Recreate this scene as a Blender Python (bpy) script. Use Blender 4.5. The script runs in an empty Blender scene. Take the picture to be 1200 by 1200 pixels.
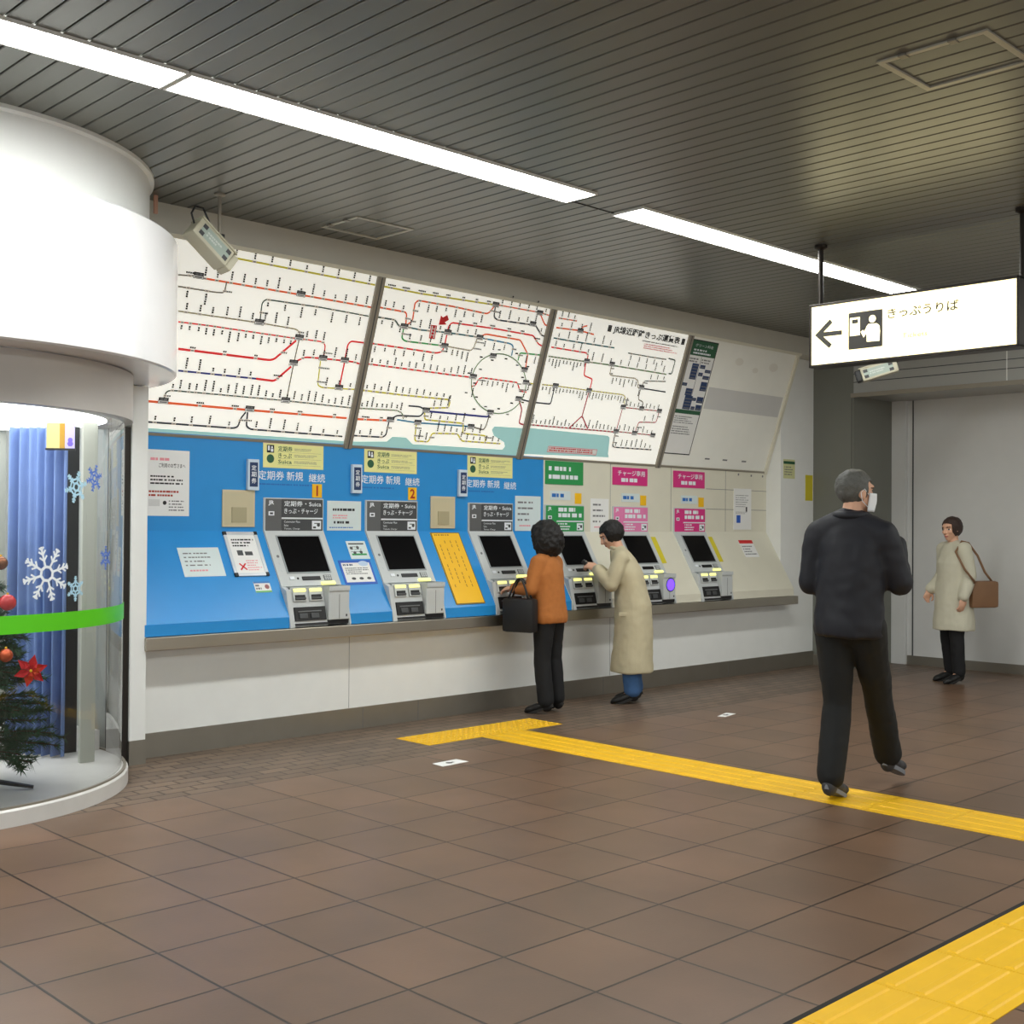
import bpy, bmesh, math, random
from mathutils import Vector, Matrix, noise
R = math.radians
scn = bpy.context.scene
col = scn.collection

# ------------------------------------------------------------------ camera
cam_d = bpy.data.cameras.new('camera')
cam_o = bpy.data.objects.new('camera', cam_d)
col.objects.link(cam_o)
cam_d.sensor_fit = 'HORIZONTAL'
cam_d.sensor_width = 36.0
cam_d.lens = 36.0 * 1406.92 / 1200.0
cam_d.clip_start = 0.05
YAW, PIT, ROL = 0.7719, 0.0118, 0.0066
fw = Vector((math.sin(YAW) * math.cos(PIT), math.cos(YAW) * math.cos(PIT), math.sin(PIT)))
rt0 = Vector((math.cos(YAW), -math.sin(YAW), 0))
up0 = rt0.cross(fw)
rt = rt0 * math.cos(ROL) + up0 * math.sin(ROL)
up = up0 * math.cos(ROL) - rt0 * math.sin(ROL)
cam_o.matrix_world = Matrix(((rt.x, up.x, -fw.x, 0), (rt.y, up.y, -fw.y, 0), (rt.z, up.z, -fw.z, 1.5), (0, 0, 0, 1)))
scn.camera = cam_o

# ------------------------------------------------------------------ world and lamps
world = bpy.data.worlds.new('world')
scn.world = world
world.use_nodes = True
world.node_tree.nodes['Background'].inputs[0].default_value = (0.94, 1.0, 0.99, 1)
world.node_tree.nodes['Background'].inputs[1].default_value = 0.88
STRIP = 27.0      # strength of the ceiling light strips
DISC = 4.0        # strength of the booth's lit ceiling
SIGN = 1.9        # strength of the hanging lit sign
scn.view_settings.view_transform = 'Standard'
scn.view_settings.look = 'None'
scn.view_settings.gamma = 1.0
scn.view_settings.exposure = 0.0
scn.view_settings.use_curve_mapping = False


def area(name, loc, sx, sy, power, color=(0.98, 1.0, 0.96)):
    d = bpy.data.lights.new(name, 'AREA')
    d.shape = 'RECTANGLE'
    d.size, d.size_y = sx, sy
    d.energy = power
    d.color = color
    o = bpy.data.objects.new(name, d)
    col.objects.link(o)
    o.location = loc
    return o


# the hall's other rows of ceiling lamps, behind and beside the viewer
area('ceiling_lamp_row', (3.5, -0.9, 3.49), 7.0, 0.25, 210)
area('ceiling_lamp_row', (9.3, 0.6, 3.49), 4.0, 0.25, 110)
area('ceiling_lamp_row', (-1.6, 4.95, 3.49), 3.4, 0.25, 105)

# ------------------------------------------------------------------ materials
MATS = {}


def mat(name, c=(0.5, 0.5, 0.5), rough=0.5, metal=0.0, emit=0.0, var=0.04, scale=6.0, spec=0.5, bump=0.0, bscale=40.0, emc=None, alpha=1.0, trans=0.0, ior=1.45, aniso=0.0):
    if name in MATS:
        return MATS[name]
    m = bpy.data.materials.new(name)
    m.use_nodes = True
    nt = m.node_tree
    b = nt.nodes['Principled BSDF']
    b.inputs['Roughness'].default_value = rough
    b.inputs['Metallic'].default_value = metal
    b.inputs['Specular IOR Level'].default_value = spec
    b.inputs['IOR'].default_value = ior
    b.inputs['Alpha'].default_value = alpha
    b.inputs['Transmission Weight'].default_value = trans
    b.inputs['Anisotropic'].default_value = aniso
    c4 = (c[0], c[1], c[2], 1)
    if emit > 0:
        b.inputs['Emission Color'].default_value = (*(emc or c), 1)
        b.inputs['Emission Strength'].default_value = emit
    tc = nt.nodes.new('ShaderNodeTexCoord')
    nz = nt.nodes.new('ShaderNodeTexNoise')
    nz.inputs['Scale'].default_value = scale
    nz.inputs['Detail'].default_value = 4
    nt.links.new(tc.outputs['Object'], nz.inputs['Vector'])
    mx = nt.nodes.new('ShaderNodeMix')
    mx.data_type = 'RGBA'
    mx.inputs['A'].default_value = tuple(min(1, x * (1 - var)) for x in c) + (1,)
    mx.inputs['B'].default_value = tuple(min(1, x * (1 + var)) for x in c) + (1,)
    nt.links.new(nz.outputs['Fac'], mx.inputs['Factor'])
    nt.links.new(mx.outputs['Result'], b.inputs['Base Color'])
    if bump > 0:
        n2 = nt.nodes.new('ShaderNodeTexNoise')
        n2.inputs['Scale'].default_value = bscale
        n2.inputs['Detail'].default_value = 3
        nt.links.new(tc.outputs['Object'], n2.inputs['Vector'])
        bp = nt.nodes.new('ShaderNodeBump')
        bp.inputs['Strength'].default_value = bump
        bp.inputs['Distance'].default_value = 0.01
        nt.links.new(n2.outputs['Fac'], bp.inputs['Height'])
        nt.links.new(bp.outputs['Normal'], b.inputs['Normal'])
    MATS[name] = m
    return m


def srgb(r, g, b):
    f = lambda v: (v / 255 / 12.92) if v / 255 <= 0.04045 else ((v / 255 + 0.055) / 1.055) ** 2.4
    return (f(r), f(g), f(b))


def brick_mat(name, w, h, off, c1, c2, mortar, msize, ox, oy, rough, bias=0.0, bump=0.25):
    m = bpy.data.materials.new(name)
    m.use_nodes = True
    nt = m.node_tree
    b = nt.nodes['Principled BSDF']
    tc = nt.nodes.new('ShaderNodeTexCoord')
    mp = nt.nodes.new('ShaderNodeMapping')
    mp.inputs['Location'].default_value = (-ox, -oy, 0)
    nt.links.new(tc.outputs['Object'], mp.inputs['Vector'])
    br = nt.nodes.new('ShaderNodeTexBrick')
    br.offset = off
    br.inputs['Scale'].default_value = 1.0
    br.inputs['Brick Width'].default_value = w
    br.inputs['Row Height'].default_value = h
    br.inputs['Mortar Size'].default_value = msize
    br.inputs['Mortar Smooth'].default_value = 0.15
    br.inputs['Bias'].default_value = bias
    br.inputs['Color1'].default_value = (*c1, 1)
    br.inputs['Color2'].default_value = (*c2, 1)
    br.inputs['Mortar'].default_value = (*mortar, 1)
    nt.links.new(mp.outputs['Vector'], br.inputs['Vector'])
    nz = nt.nodes.new('ShaderNodeTexNoise')
    nz.inputs['Scale'].default_value = 2.2
    nz.inputs['Detail'].default_value = 6
    nt.links.new(tc.outputs['Object'], nz.inputs['Vector'])
    mx = nt.nodes.new('ShaderNodeMix')
    mx.data_type = 'RGBA'
    mx.blend_type = 'MULTIPLY'
    mx.inputs['Factor'].default_value = 0.55
    cr = nt.nodes.new('ShaderNodeValToRGB')
    cr.color_ramp.elements[0].position = 0.3
    cr.color_ramp.elements[0].color = (0.62, 0.60, 0.56, 1)
    cr.color_ramp.elements[1].position = 0.72
    cr.color_ramp.elements[1].color = (1.12, 1.06, 1.0, 1)
    nt.links.new(nz.outputs['Fac'], cr.inputs['Fac'])
    nt.links.new(br.outputs['Color'], mx.inputs['A'])
    nt.links.new(cr.outputs['Color'], mx.inputs['B'])
    nt.links.new(mx.outputs['Result'], b.inputs['Base Color'])
    b.inputs['Roughness'].default_value = rough
    n2 = nt.nodes.new('ShaderNodeTexNoise')
    n2.inputs['Scale'].default_value = 90
    nt.links.new(tc.outputs['Object'], n2.inputs['Vector'])
    mul = nt.nodes.new('ShaderNodeMath')
    mul.operation = 'MULTIPLY_ADD'
    mul.inputs[1].default_value = 0.15
    inv = nt.nodes.new('ShaderNodeMath')
    inv.operation = 'SUBTRACT'
    inv.inputs[0].default_value = 1.0
    nt.links.new(br.outputs['Fac'], inv.inputs[1])
    nt.links.new(n2.outputs['Fac'], mul.inputs[0])
    nt.links.new(inv.outputs[0], mul.inputs[2])
    bp = nt.nodes.new('ShaderNodeBump')
    bp.inputs['Strength'].default_value = bump
    bp.inputs['Distance'].default_value = 0.004
    nt.links.new(mul.outputs[0], bp.inputs['Height'])
    nt.links.new(bp.outputs['Normal'], b.inputs['Normal'])
    MATS[name] = m
    return m


WHITE = mat('white_paint', srgb(238, 239, 236), 0.35)
CREAM = mat('cream_enamel', srgb(222, 218, 200), 0.35)
BULK = mat('bulkhead_paint', srgb(200, 197, 186), 0.5)
BLUE = mat('blue_enamel', srgb(38, 142, 214), 0.3, var=0.05)
STEEL = mat('brushed_steel', srgb(178, 172, 160), 0.30, 0.95, bump=0.02, bscale=200, var=0.06)
DSTEEL = mat('dull_steel', srgb(150, 145, 135), 0.42, 0.85, var=0.08)
ALU = mat('slat_aluminium', srgb(118, 119, 113), 0.34, 0.5, var=0.03, scale=2)
DARK = mat('dark_gap', srgb(36, 35, 33), 0.8)
BLACK = mat('black_plastic', srgb(22, 22, 24), 0.4)
GLOSSB = mat('screen_glass', srgb(12, 12, 14), 0.12)
GREYM = mat('machine_grey', srgb(196, 200, 200), 0.38)
GREYD = mat('machine_dark_grey', srgb(70, 72, 74), 0.4)
PAPER = mat('white_paper', srgb(236, 236, 234), 0.6)
INK = mat('black_ink', srgb(30, 30, 32), 0.6)
GINK = mat('grey_ink', srgb(120, 120, 122), 0.6)
WINK = mat('white_ink', srgb(235, 240, 245), 0.5)
REDI = mat('red_ink', srgb(214, 40, 44), 0.55)
YEL = mat('yellow_card', srgb(246, 190, 20), 0.5)
PYEL = mat('pale_yellow_card', srgb(238, 236, 160), 0.5)
PINKS = mat('pink_stripe', srgb(240, 190, 195), 0.5)
NAVY = mat('navy_plate', srgb(30, 56, 100), 0.45)
GREEN = mat('green_panel', srgb(46, 150, 80), 0.45)
DGREEN = mat('dark_green_ink', srgb(40, 92, 62), 0.5)
PINK = mat('magenta_panel', srgb(216, 50, 130), 0.45)
LPINK = mat('rose_panel', srgb(230, 130, 178), 0.45)
TURQ = mat('turquoise_sea', srgb(160, 206, 204), 0.45)
BEIGE = mat('beige_plate', srgb(206, 196, 165), 0.5)
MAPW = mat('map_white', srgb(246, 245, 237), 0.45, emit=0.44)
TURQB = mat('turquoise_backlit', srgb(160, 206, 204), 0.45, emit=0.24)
BLANK = mat('blank_board', srgb(246, 246, 238), 0.45)
RAIL = mat('rail_grey', srgb(150, 143, 130), 0.4, 0.3)
LAMPW = mat('lamp_diffuser', (1, 1, 1), 0.5, emit=STRIP, emc=(0.98, 1.0, 0.97))


# ------------------------------------------------------------------ object helpers
def tag(o, label=None, cat=None, group=None, kind=None):
    if label: o['label'] = label
    if cat: o['category'] = cat
    if group: o['group'] = group
    if kind: o['kind'] = kind
    return o


def empty(name, loc, label, cat, group=None):
    o = bpy.data.objects.new(name, None)
    o.empty_display_size = 0.1
    col.objects.link(o)
    o.location = loc
    return tag(o, label, cat, group)


class Frame:
    def __init__(s, o, ex=(1, 0, 0), ey=(0, 0, 1)):
        s.o, s.ex, s.ey = Vector(o), Vector(ex).normalized(), Vector(ey).normalized()
        s.n = s.ex.cross(s.ey)

    def __call__(s, u, v, w=0.0):
        return s.o + s.ex * u + s.ey * v + s.n * w


class MB:
    """collects geometry and links it as one mesh object"""

    def __init__(s):
        s.v, s.f, s.m, s.mats = [], [], [], []

    def mi(s, m):
        if m not in s.mats:
            s.mats.append(m)
        return s.mats.index(m)

    def add(s, vs, fs, m):
        k = len(s.v)
        i = s.mi(m)
        s.v += [tuple(p) for p in vs]
        for f in fs:
            s.f.append([a + k for a in f])
            s.m.append(i)

    def box(s, lo, hi, m, fr=None):
        (x0, y0, z0), (x1, y1, z1) = lo, hi
        P = [(x, y, z) for z in (z0, z1) for y in (y0, y1) for x in (x0, x1)]
        if fr: P = [fr(*p) for p in P]
        s.add(P, [(0, 2, 3, 1), (4, 5, 7, 6), (0, 1, 5, 4), (2, 6, 7, 3), (0, 4, 6, 2), (1, 3, 7, 5)], m)

    def bbox(s, lo, hi, m, b=0.004, fr=None):
        """box with chamfered edges"""
        bm = bmesh.new()
        (x0, y0, z0), (x1, y1, z1) = lo, hi
        P = [bm.verts.new((x, y, z)) for z in (z0, z1) for y in (y0, y1) for x in (x0, x1)]
        for f in [(0, 2, 3, 1), (4, 5, 7, 6), (0, 1, 5, 4), (2, 6, 7, 3), (0, 4, 6, 2), (1, 3, 7, 5)]:
            bm.faces.new([P[i] for i in f])
        bmesh.ops.bevel(bm, geom=list(bm.edges), offset=b, segments=2, affect='EDGES', profile=0.6)
        s.bm(bm, m, fr)

    def bm(s, bm, m, fr=None):
        bm.verts.index_update()
        vs = [v.co.copy() for v in bm.verts]
        if fr: vs = [fr(*p) for p in vs]
        s.add(vs, [[v.index for v in f.verts] for f in bm.faces], m)
        bm.free()

    def quad(s, fr, u0, v0, u1, v1, w, m):
        s.add([fr(u0, v0, w), fr(u1, v0, w), fr(u1, v1, w), fr(u0, v1, w)], [(0, 1, 2, 3)], m)

    def poly(s, fr, pts, w, m, d=0.0):
        n = len(pts)
        a = sum(pts[i][0] * pts[(i + 1) % n][1] - pts[(i + 1) % n][0] * pts[i][1] for i in range(n))
        if a < 0: pts = pts[::-1]
        if d == 0:
            s.add([fr(u, v, w) for u, v in pts], [tuple(range(n))], m)
        else:
            vs = [fr(u, v, w) for u, v in pts] + [fr(u, v, w - d) for u, v in pts]
            s.add(vs, [tuple(range(n)), tuple(range(2 * n - 1, n - 1, -1))] + [(i, i + n, (i + 1) % n + n, (i + 1) % n) for i in range(n)], m)

    def disc(s, fr, u, v, r, w, m, n=20, d=0.0, ry=None):
        s.poly(fr, [(u + r * math.cos(2 * math.pi * i / n), v + (ry or r) * math.sin(2 * math.pi * i / n)) for i in range(n)], w, m, d)

    def line(s, fr, pts, wd, w, m, closed=False):
        n = len(pts)
        L, Rr = [], []
        for i in range(n):
            p = Vector(pts[i])
            a = Vector(pts[i - 1]) if (i > 0 or closed) else None
            b = Vector(pts[(i + 1) % n]) if (i < n - 1 or closed) else None
            d1 = (p - a).normalized() if a is not None and (p - a).length > 1e-9 else None
            d2 = (b - p).normalized() if b is not None and (b - p).length > 1e-9 else None
            d = ((d1 or d2) + (d2 or d1))
            d = d.normalized() if d.length > 1e-6 else (d1 or d2)
            nn = Vector((-d.y, d.x))
            k = 1.0
            if d1 is not None:
                k = 1 / max(0.5, abs(nn.dot(Vector((-d1.y, d1.x)))))
            L.append(p + nn * wd / 2 * k)
            Rr.append(p - nn * wd / 2 * k)
        vs = [fr(q.x, q.y, w) for q in L] + [fr(q.x, q.y, w) for q in Rr]
        fs = [(i, i + n, (i + 1) % n + n, (i + 1) % n) for i in range(n if closed else n - 1)]
        s.add(vs, fs, m)

    def tube(s, pts, r, m, n=10, cap=True, r1=None):
        pts = [Vector(p) for p in pts]
        rings = []
        pv = None
        for i, p in enumerate(pts):
            d = (pts[min(i + 1, len(pts) - 1)] - pts[max(i - 1, 0)]).normalized()
            a = pv if pv is not None else (Vector((0, 0, 1)) if abs(d.z) < 0.9 else Vector((1, 0, 0)))
            a = (a - d * a.dot(d)).normalized()
            pv = a
            b = d.cross(a)
            rr = r if r1 is None else r + (r1 - r) * i / (len(pts) - 1)
            rings.append([p + (a * math.cos(2 * math.pi * k / n) + b * math.sin(2 * math.pi * k / n)) * rr for k in range(n)])
        vs = [q for ring in rings for q in ring]
        fs = []
        for i in range(len(pts) - 1):
            for k in range(n):
                fs.append((i * n + k, i * n + (k + 1) % n, (i + 1) * n + (k + 1) % n, (i + 1) * n + k))
        if cap:
            fs.append(tuple(range(n - 1, -1, -1)))
            fs.append(tuple((len(pts) - 1) * n + k for k in range(n)))
        s.add(vs, fs, m)

    def lathe(s, c, prof, m, n=64, a0=0, a1=360, close=False):
        full = abs(a1 - a0) >= 360
        na = n if full else n + 1
        vs = []
        for i in range(na):
            a = R(a0 + (a1 - a0) * i / n)
            for r, z in prof:
                vs.append((c[0] + r * math.cos(a), c[1] + r * math.sin(a), z))
        k = len(prof)
        fs = []
        for i in range(n):
            j = (i + 1) % na
            for q in range(k if close else k - 1):
                q2 = (q + 1) % k
                fs.append((i * k + q, j * k + q, j * k + q2, i * k + q2))
        if not full and close:
            fs.append(tuple(range(k - 1, -1, -1)))
            fs.append(tuple((na - 1) * k + q for q in range(k)))
        s.add(vs, fs, m)

    def ell(s, c, r, m, basis=None, nu=16, nv=10):
        vs = []
        B = basis or (Vector((1, 0, 0)), Vector((0, 1, 0)), Vector((0, 0, 1)))
        c = Vector(c)
        for j in range(1, nv):
            t = math.pi * j / nv
            for i in range(nu):
                a = 2 * math.pi * i / nu
                vs.append(c + B[0] * (r[0] * math.sin(t) * math.cos(a)) + B[1] * (r[1] * math.sin(t) * math.sin(a)) + B[2] * (r[2] * math.cos(t)))
        top, bot = len(vs), len(vs) + 1
        vs += [c + B[2] * r[2], c - B[2] * r[2]]
        fs = []
        for j in range(nv - 2):
            for i in range(nu):
                fs.append((j * nu + i, (j + 1) * nu + i, (j + 1) * nu + (i + 1) % nu, j * nu + (i + 1) % nu))
        for i in range(nu):
            fs.append((top, i, (i + 1) % nu))
            fs.append((bot, (nv - 2) * nu + (i + 1) % nu, (nv - 2) * nu + i))
        s.add(vs, fs, m)

    def build(s, name, parent=None, smooth=False, origin=None, angle=None):
        me = bpy.data.meshes.new(name)
        if not s.v:
            s.v = [(0, 0, 0)]
        xs, ys, zs = zip(*s.v)
        o3 = Vector(origin) if origin else Vector(((min(xs) + max(xs)) / 2, (min(ys) + max(ys)) / 2, min(zs)))
        me.from_pydata([tuple(Vector(p) - o3) for p in s.v], [], s.f)
        for m in s.mats:
            me.materials.append(m)
        for p, i in zip(me.polygons, s.m):
            p.material_index = i
        me.update()
        if smooth:
            for p in me.polygons:
                p.use_smooth = True
            if angle:
                me.set_sharp_from_angle(angle=R(angle))
        o = bpy.data.objects.new(name, me)
        col.objects.link(o)
        o.location = o3
        if parent is not None:
            o.parent = parent
            o.matrix_parent_inverse = Matrix.Translation(-world_loc(parent))
        return o


WL = {}


def world_loc(o):
    v = Vector((0, 0, 0))
    if o.parent:
        return Vector(o.location)      # all builders work in world coordinates
    return Vector(o.location)


def copy_tree(o, parent=None, delta=None, names=None):
    c = o.copy()
    col.objects.link(c)
    if parent is not None:
        c.parent = parent
        c.matrix_parent_inverse = o.matrix_parent_inverse.copy()
    if delta is not None:
        c.location = o.location + Vector(delta)
    for ch in list(o.children):
        copy_tree(ch, c)
    return c


_tx = {}


def text_geo(body, bold=0.0):
    key = (body, bold)
    if key not in _tx:
        c = bpy.data.curves.new('lettering', 'FONT')
        c.body = body
        c.resolution_u = 2
        c.offset = bold
        o = bpy.data.objects.new('lettering', c)
        col.objects.link(o)
        dg = bpy.context.evaluated_depsgraph_get()
        dg.update()
        me = bpy.data.meshes.new_from_object(o.evaluated_get(dg))
        vs = [v.co.copy() for v in me.vertices]
        fs = [tuple(p.vertices) for p in me.polygons]
        bpy.data.objects.remove(o)
        bpy.data.curves.remove(c)
        bpy.data.meshes.remove(me)
        x0, x1 = min(v.x for v in vs), max(v.x for v in vs)
        y0, y1 = min(v.y for v in vs), max(v.y for v in vs)
        _tx[key] = ([((v.x - x0) / (x1 - x0), (v.y - y0) / (y1 - y0)) for v in vs], fs, (x1 - x0) / (y1 - y0))
    return _tx[key]


def text(mb, fr, body, u0, v0, u1, v1, w, m, bold=0.0, fit=False):
    """lettering filling the rectangle (fit: keep the letters' own proportions, centred)"""
    vs, fs, asp = text_geo(body, bold)
    if fit:
        wd = (v1 - v0) * asp
        c = (u0 + u1) / 2
        if wd > u1 - u0:
            h = (u1 - u0) / asp
            cv = (v0 + v1) / 2
            v0, v1 = cv - h / 2, cv + h / 2
        else:
            u0, u1 = c - wd / 2, c + wd / 2
    mb.add([fr(u0 + (u1 - u0) * x, v0 + (v1 - v0) * y, w) for x, y in vs], fs, m)


def vtext(mb, fr, body, uc, v0, v1, wd, w, m, bold=0.0):
    n = len(body)
    h = (v1 - v0) / n
    for i, ch in enumerate(body):
        text(mb, fr, ch, uc - wd / 2, v1 - (i + 0.92) * h, uc + wd / 2, v1 - (i + 0.08) * h, w, m, bold)


def greek(mb, fr, u0, v0, u1, v1, rows, w, m, seed=0, fill=0.55):
    """rows of small print too fine to read: short dashes"""
    rnd = random.Random(seed)
    h = (v1 - v0) / rows
    for i in range(rows):
        y = v1 - (i + 0.5) * h
        x = u0
        end = u0 + (u1 - u0) * rnd.uniform(0.6, 1.0)
        while x < end:
            L = min(rnd.choice((0.5, 0.6, 0.7, 0.75, 1.3)) * h, end - x)
            if L > 0.2 * h:
                mb.quad(fr, x, y - h * fill / 2, x + L, y + h * fill / 2, w, m)
            x += L + rnd.choice((0.16, 0.16, 0.2, 0.5)) * h


def struct(o):
    o['kind'] = 'structure'
    return o

# ================================================================== the setting
ZC = 3.52
T = 0.4277
GX, GY = 2.4855, 5.585
FLOORM = brick_mat('brown_floor_tile', T, T, 0.0, srgb(121, 94, 75), srgb(109, 86, 69), srgb(48, 34, 25), 0.0055, GX - 40 * T, GY - 60 * T, 0.34, bump=0.35)
BRICKM = brick_mat('brown_floor_brick', 0.20, 0.10, 0.5, srgb(126, 106, 89), srgb(104, 87, 74), srgb(64, 50, 40), 0.007, GX, GY + T, 0.42)
YB = GY + T
mb = MB()
mb.box((-6, -7, -0.05), (16, YB, 0), FLOORM)
struct(mb.build('floor', origin=(0, 0, 0)))
mb = MB()
mb.box((-6, YB, -0.05), (16, 10, 0), BRICKM)
struct(mb.build('floor_brick_border', origin=(0, 0, 0)))

# ceiling of narrow aluminium slats running towards the ticket wall
PITCH = 0.1161
mb = MB()
mb.box((-6, -7, ZC + 0.012), (16, 10, ZC + 0.06), DARK)
i0 = int((-6 - 1.98) / PITCH)
for i in range(i0, int((12.6 - 1.98) / PITCH)):
    x = 1.98 + i * PITCH
    g = 0.0045
    # folded slat edges: a flat face with two small bevels
    P = [(x + g, ZC + 0.012), (x + g, ZC + 0.004), (x + g + 0.004, ZC), (x + PITCH - g - 0.004, ZC), (x + PITCH - g, ZC + 0.004), (x + PITCH - g, ZC + 0.012)]
    vs = [(a, -7, b) for a, b in P] + [(a, 10, b) for a, b in P]
    mb.add(vs, [(k, k + 6, k + 7, k + 1) for k in range(5)] + [tuple(range(6)), tuple(range(11, 5, -1))], ALU)
struct(mb.build('ceiling', origin=(0, 0, ZC)))

YW, YV = 7.15, 7.33       # lower wall face, upright face above the machines
XL, XR, XE = 3.60, 10.94, 11.58
VF = Frame((0, YV, 0))                                    # upright face: u = x, v = z
SA, SB = Vector((0, YV, 1.455)), Vector((0, 6.985, 0.865))
SF = Frame(SA, (1, 0, 0), SA - SB)                        # sloping face: u = x, v = -(way down from the bend)
PA, PB = Vector((0, YV, 2.107)), Vector((0, 6.935, 3.31))
MF = Frame(PA, (1, 0, 0), PB - PA)                        # leaning fare map face
SL = (SB - SA).length
ML = (PB - PA).length
LF = Frame((0, YW, 0))                                    # lower wall face

mb = MB()
mb.box((XL, YW, 0.0), (XE, YW + 0.1, 0.70), WHITE)
mb.box((5.3, YW - 0.0012, 0.16), (5.303, YW, 0.70), GINK)
mb.box((8.2, YW - 0.0012, 0.16), (8.203, YW, 0.70), GINK)
struct(mb.build('wall_back'))
mb = MB()
mb.box((XR + 0.002, YW, 0.7005), (XE, YW + 0.35, 3.335), WHITE)
struct(mb.build('wall_back_end'))
mb = MB()
mb.box((3.556, 6.935, 3.335), (XE, 7.45, ZC), BULK)
struct(mb.build('wall_back_bulkhead'))


MX = [4.672, 5.571, 6.625, 7.525, 8.428, 9.335]           # left edges of the six machines
MWID = 0.51


def fascia(x0, x1, m, mb):
    """full height fascia with its slope between machines, upright part only above them"""
    P = [(YV, 2.107), (YV, 1.455), (6.985, 0.865), (6.982, 0.79), (7.15, 0.79), (7.15, 0.84), (7.40, 1.40), (7.42, 2.107)]
    Q = [(YV, 2.107), (YV, 1.692), (7.42, 1.692), (7.42, 2.107)]
    cuts = [x0]
    for a in MX:
        for e in (a, a + MWID):
            if x0 < e < x1: cuts.append(e)
    cuts.append(x1)
    for a, b in zip(cuts[:-1], cuts[1:]):
        c = (a + b) / 2
        S = Q if any(q < c < q + MWID for q in MX) else P
        n = len(S)
        vs = [(a, p, q) for p, q in S] + [(b, p, q) for p, q in S]
        mb.add(vs, [(k, (k + 1) % n, (k + 1) % n + n, k + n) for k in range(n)] + [tuple(range(n - 1, -1, -1)), tuple(range(n, 2 * n))], m)
    return mb


XB = 7.515
struct(fascia(XL, XB, BLUE, MB()).build('wall_back_blue_fascia'))
mb = fascia(XB, XR, CREAM, MB())
for z in (1.888, 1.684):
    mb.box((9.87, YV - 0.0015, z), (XR, YV, z + 0.005), GINK)
for x in (8.40, 9.30, 10.2):
    mb.box((x, YV - 0.0015, 1.46), (x + 0.004, YV, 2.1), GINK)
for x, z in ((10.43, 2.055), (10.66, 2.05), (10.87, 2.05)):
    mb.disc(VF, x, z, 0.012, 0.002, GINK, 10, 0.002)
struct(mb.build('wall_back_cream_fascia'))

# skirting and counter ledge
mb = MB()
mb.box((XL, YW - 0.012, 0), (XE, YW, 0.157), DSTEEL)
for x in (5.42, 5.95, 8.1, 10.0):
    mb.box((x, YW - 0.0135, 0.004), (x + 0.004, YW - 0.011, 0.153), GINK)
struct(mb.build('baseboard_back'))
mb = MB()
mb.bbox((XL, 6.965, 0.70), (11.0, YW + 0.0, 0.786), STEEL, 0.006)
tag(mb.build('counter_ledge'), 'long brushed steel ledge running under all the ticket machines', 'counter')

# post left of the machines
mb = MB()
mb.bbox((3.505, 6.985, 0.15), (XL + 0.012, 7.25, 2.36), WHITE, 0.004)
mb.box((3.56, 7.02, 3.145), (XL + 0.012, 7.25, ZC), WHITE)
struct(mb.build('wall_left_post'))
mb = MB()
mb.box((3.503, 6.982, 0), (XL + 0.014, 7.25, 0.152), DSTEEL)
struct(mb.build('baseboard_left_post'))
mb = MB()
mb.box((3.468, 7.0, 0.0), (3.503, 7.06, 2.1), mat('dark_bronze', srgb(52, 48, 44), 0.4, 0.6))
struct(mb.build('trim_1'))

# rails between the fare maps
RX = [3.555, 5.40, 7.215, 9.09, 10.915]
for k, x in enumerate(RX):
    if k == 0:
        continue
    mb = MB()
    w = 0.034 if k < 4 else 0.022
    mb.bbox((x - w, -0.03, -0.02), (x + w, ML + 0.005, 0.022), RAIL if k < 4 else CREAM, 0.004, MF)
    if k < 4:
        mb.box((x - 0.004, -0.03, 0.022), (x + 0.004, ML, 0.0235), GREYD, MF)
    struct(mb.build('trim_%d' % (k + 2)))
mb = MB()
mb.box((3.70, -0.022, -0.02), (XR, -0.004, 0.012), RAIL, MF)
mb.box((3.70, ML + 0.002, -0.02), (XE - 0.6, ML + 0.03, 0.01), CREAM, MF)
struct(mb.build('trim_7'))

# right side: dark wall, recess and shutter box
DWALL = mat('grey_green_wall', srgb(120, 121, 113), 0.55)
RWALL = mat('pale_grey_wall', srgb(214, 214, 212), 0.5)
SHUT = mat('shutter_box_metal', srgb(172, 172, 168), 0.36, 0.35)
YR, XRC = 6.66, 12.45
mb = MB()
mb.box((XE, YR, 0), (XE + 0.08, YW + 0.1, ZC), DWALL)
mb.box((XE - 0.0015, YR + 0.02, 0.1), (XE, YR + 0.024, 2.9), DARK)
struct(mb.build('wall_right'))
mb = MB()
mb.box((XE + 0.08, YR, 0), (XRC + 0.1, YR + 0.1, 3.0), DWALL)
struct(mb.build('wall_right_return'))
mb = MB()
mb.box((XRC, -3, 0), (XRC + 0.1, YR, 3.0), RWALL)
mb.bbox((XRC - 0.05, YR - 0.17, 0), (XRC, YR, 3.0), RWALL, 0.004)
mb.box((XRC - 0.012, YR - 0.24, 0.1), (XRC, YR - 0.23, 3.0), GREYD)
struct(mb.build('wall_right_recess'))
mb = MB()
mb.box((XRC - 0.014, -3, 0), (XRC, YR - 0.17, 0.1), DSTEEL)
struct(mb.build('baseboard_right'))
mb = MB()
mb.box((XE, YW, 0), (XE - 0.012, YR, 0.12), DSTEEL)
struct(mb.build('baseboard_right_front'))
mb = MB()
mb.box((XE, -3, 2.92), (XRC, YR, ZC), SHUT)
mb.box((XE - 0.03, -3, 2.90), (XE, YR + 0.02, 2.945), RAIL)
for z in (3.06, 3.15, 3.28):
    mb.box((XE - 0.003, -3, z), (XE, YR, z + 0.008), GREYD)
for y in (5.0, 3.4, 1.8):
    mb.box((XE - 0.003, y, 2.945), (XE, y + 0.012, ZC), WHITE)
struct(mb.build('wall_right_shutter_box'))

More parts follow.
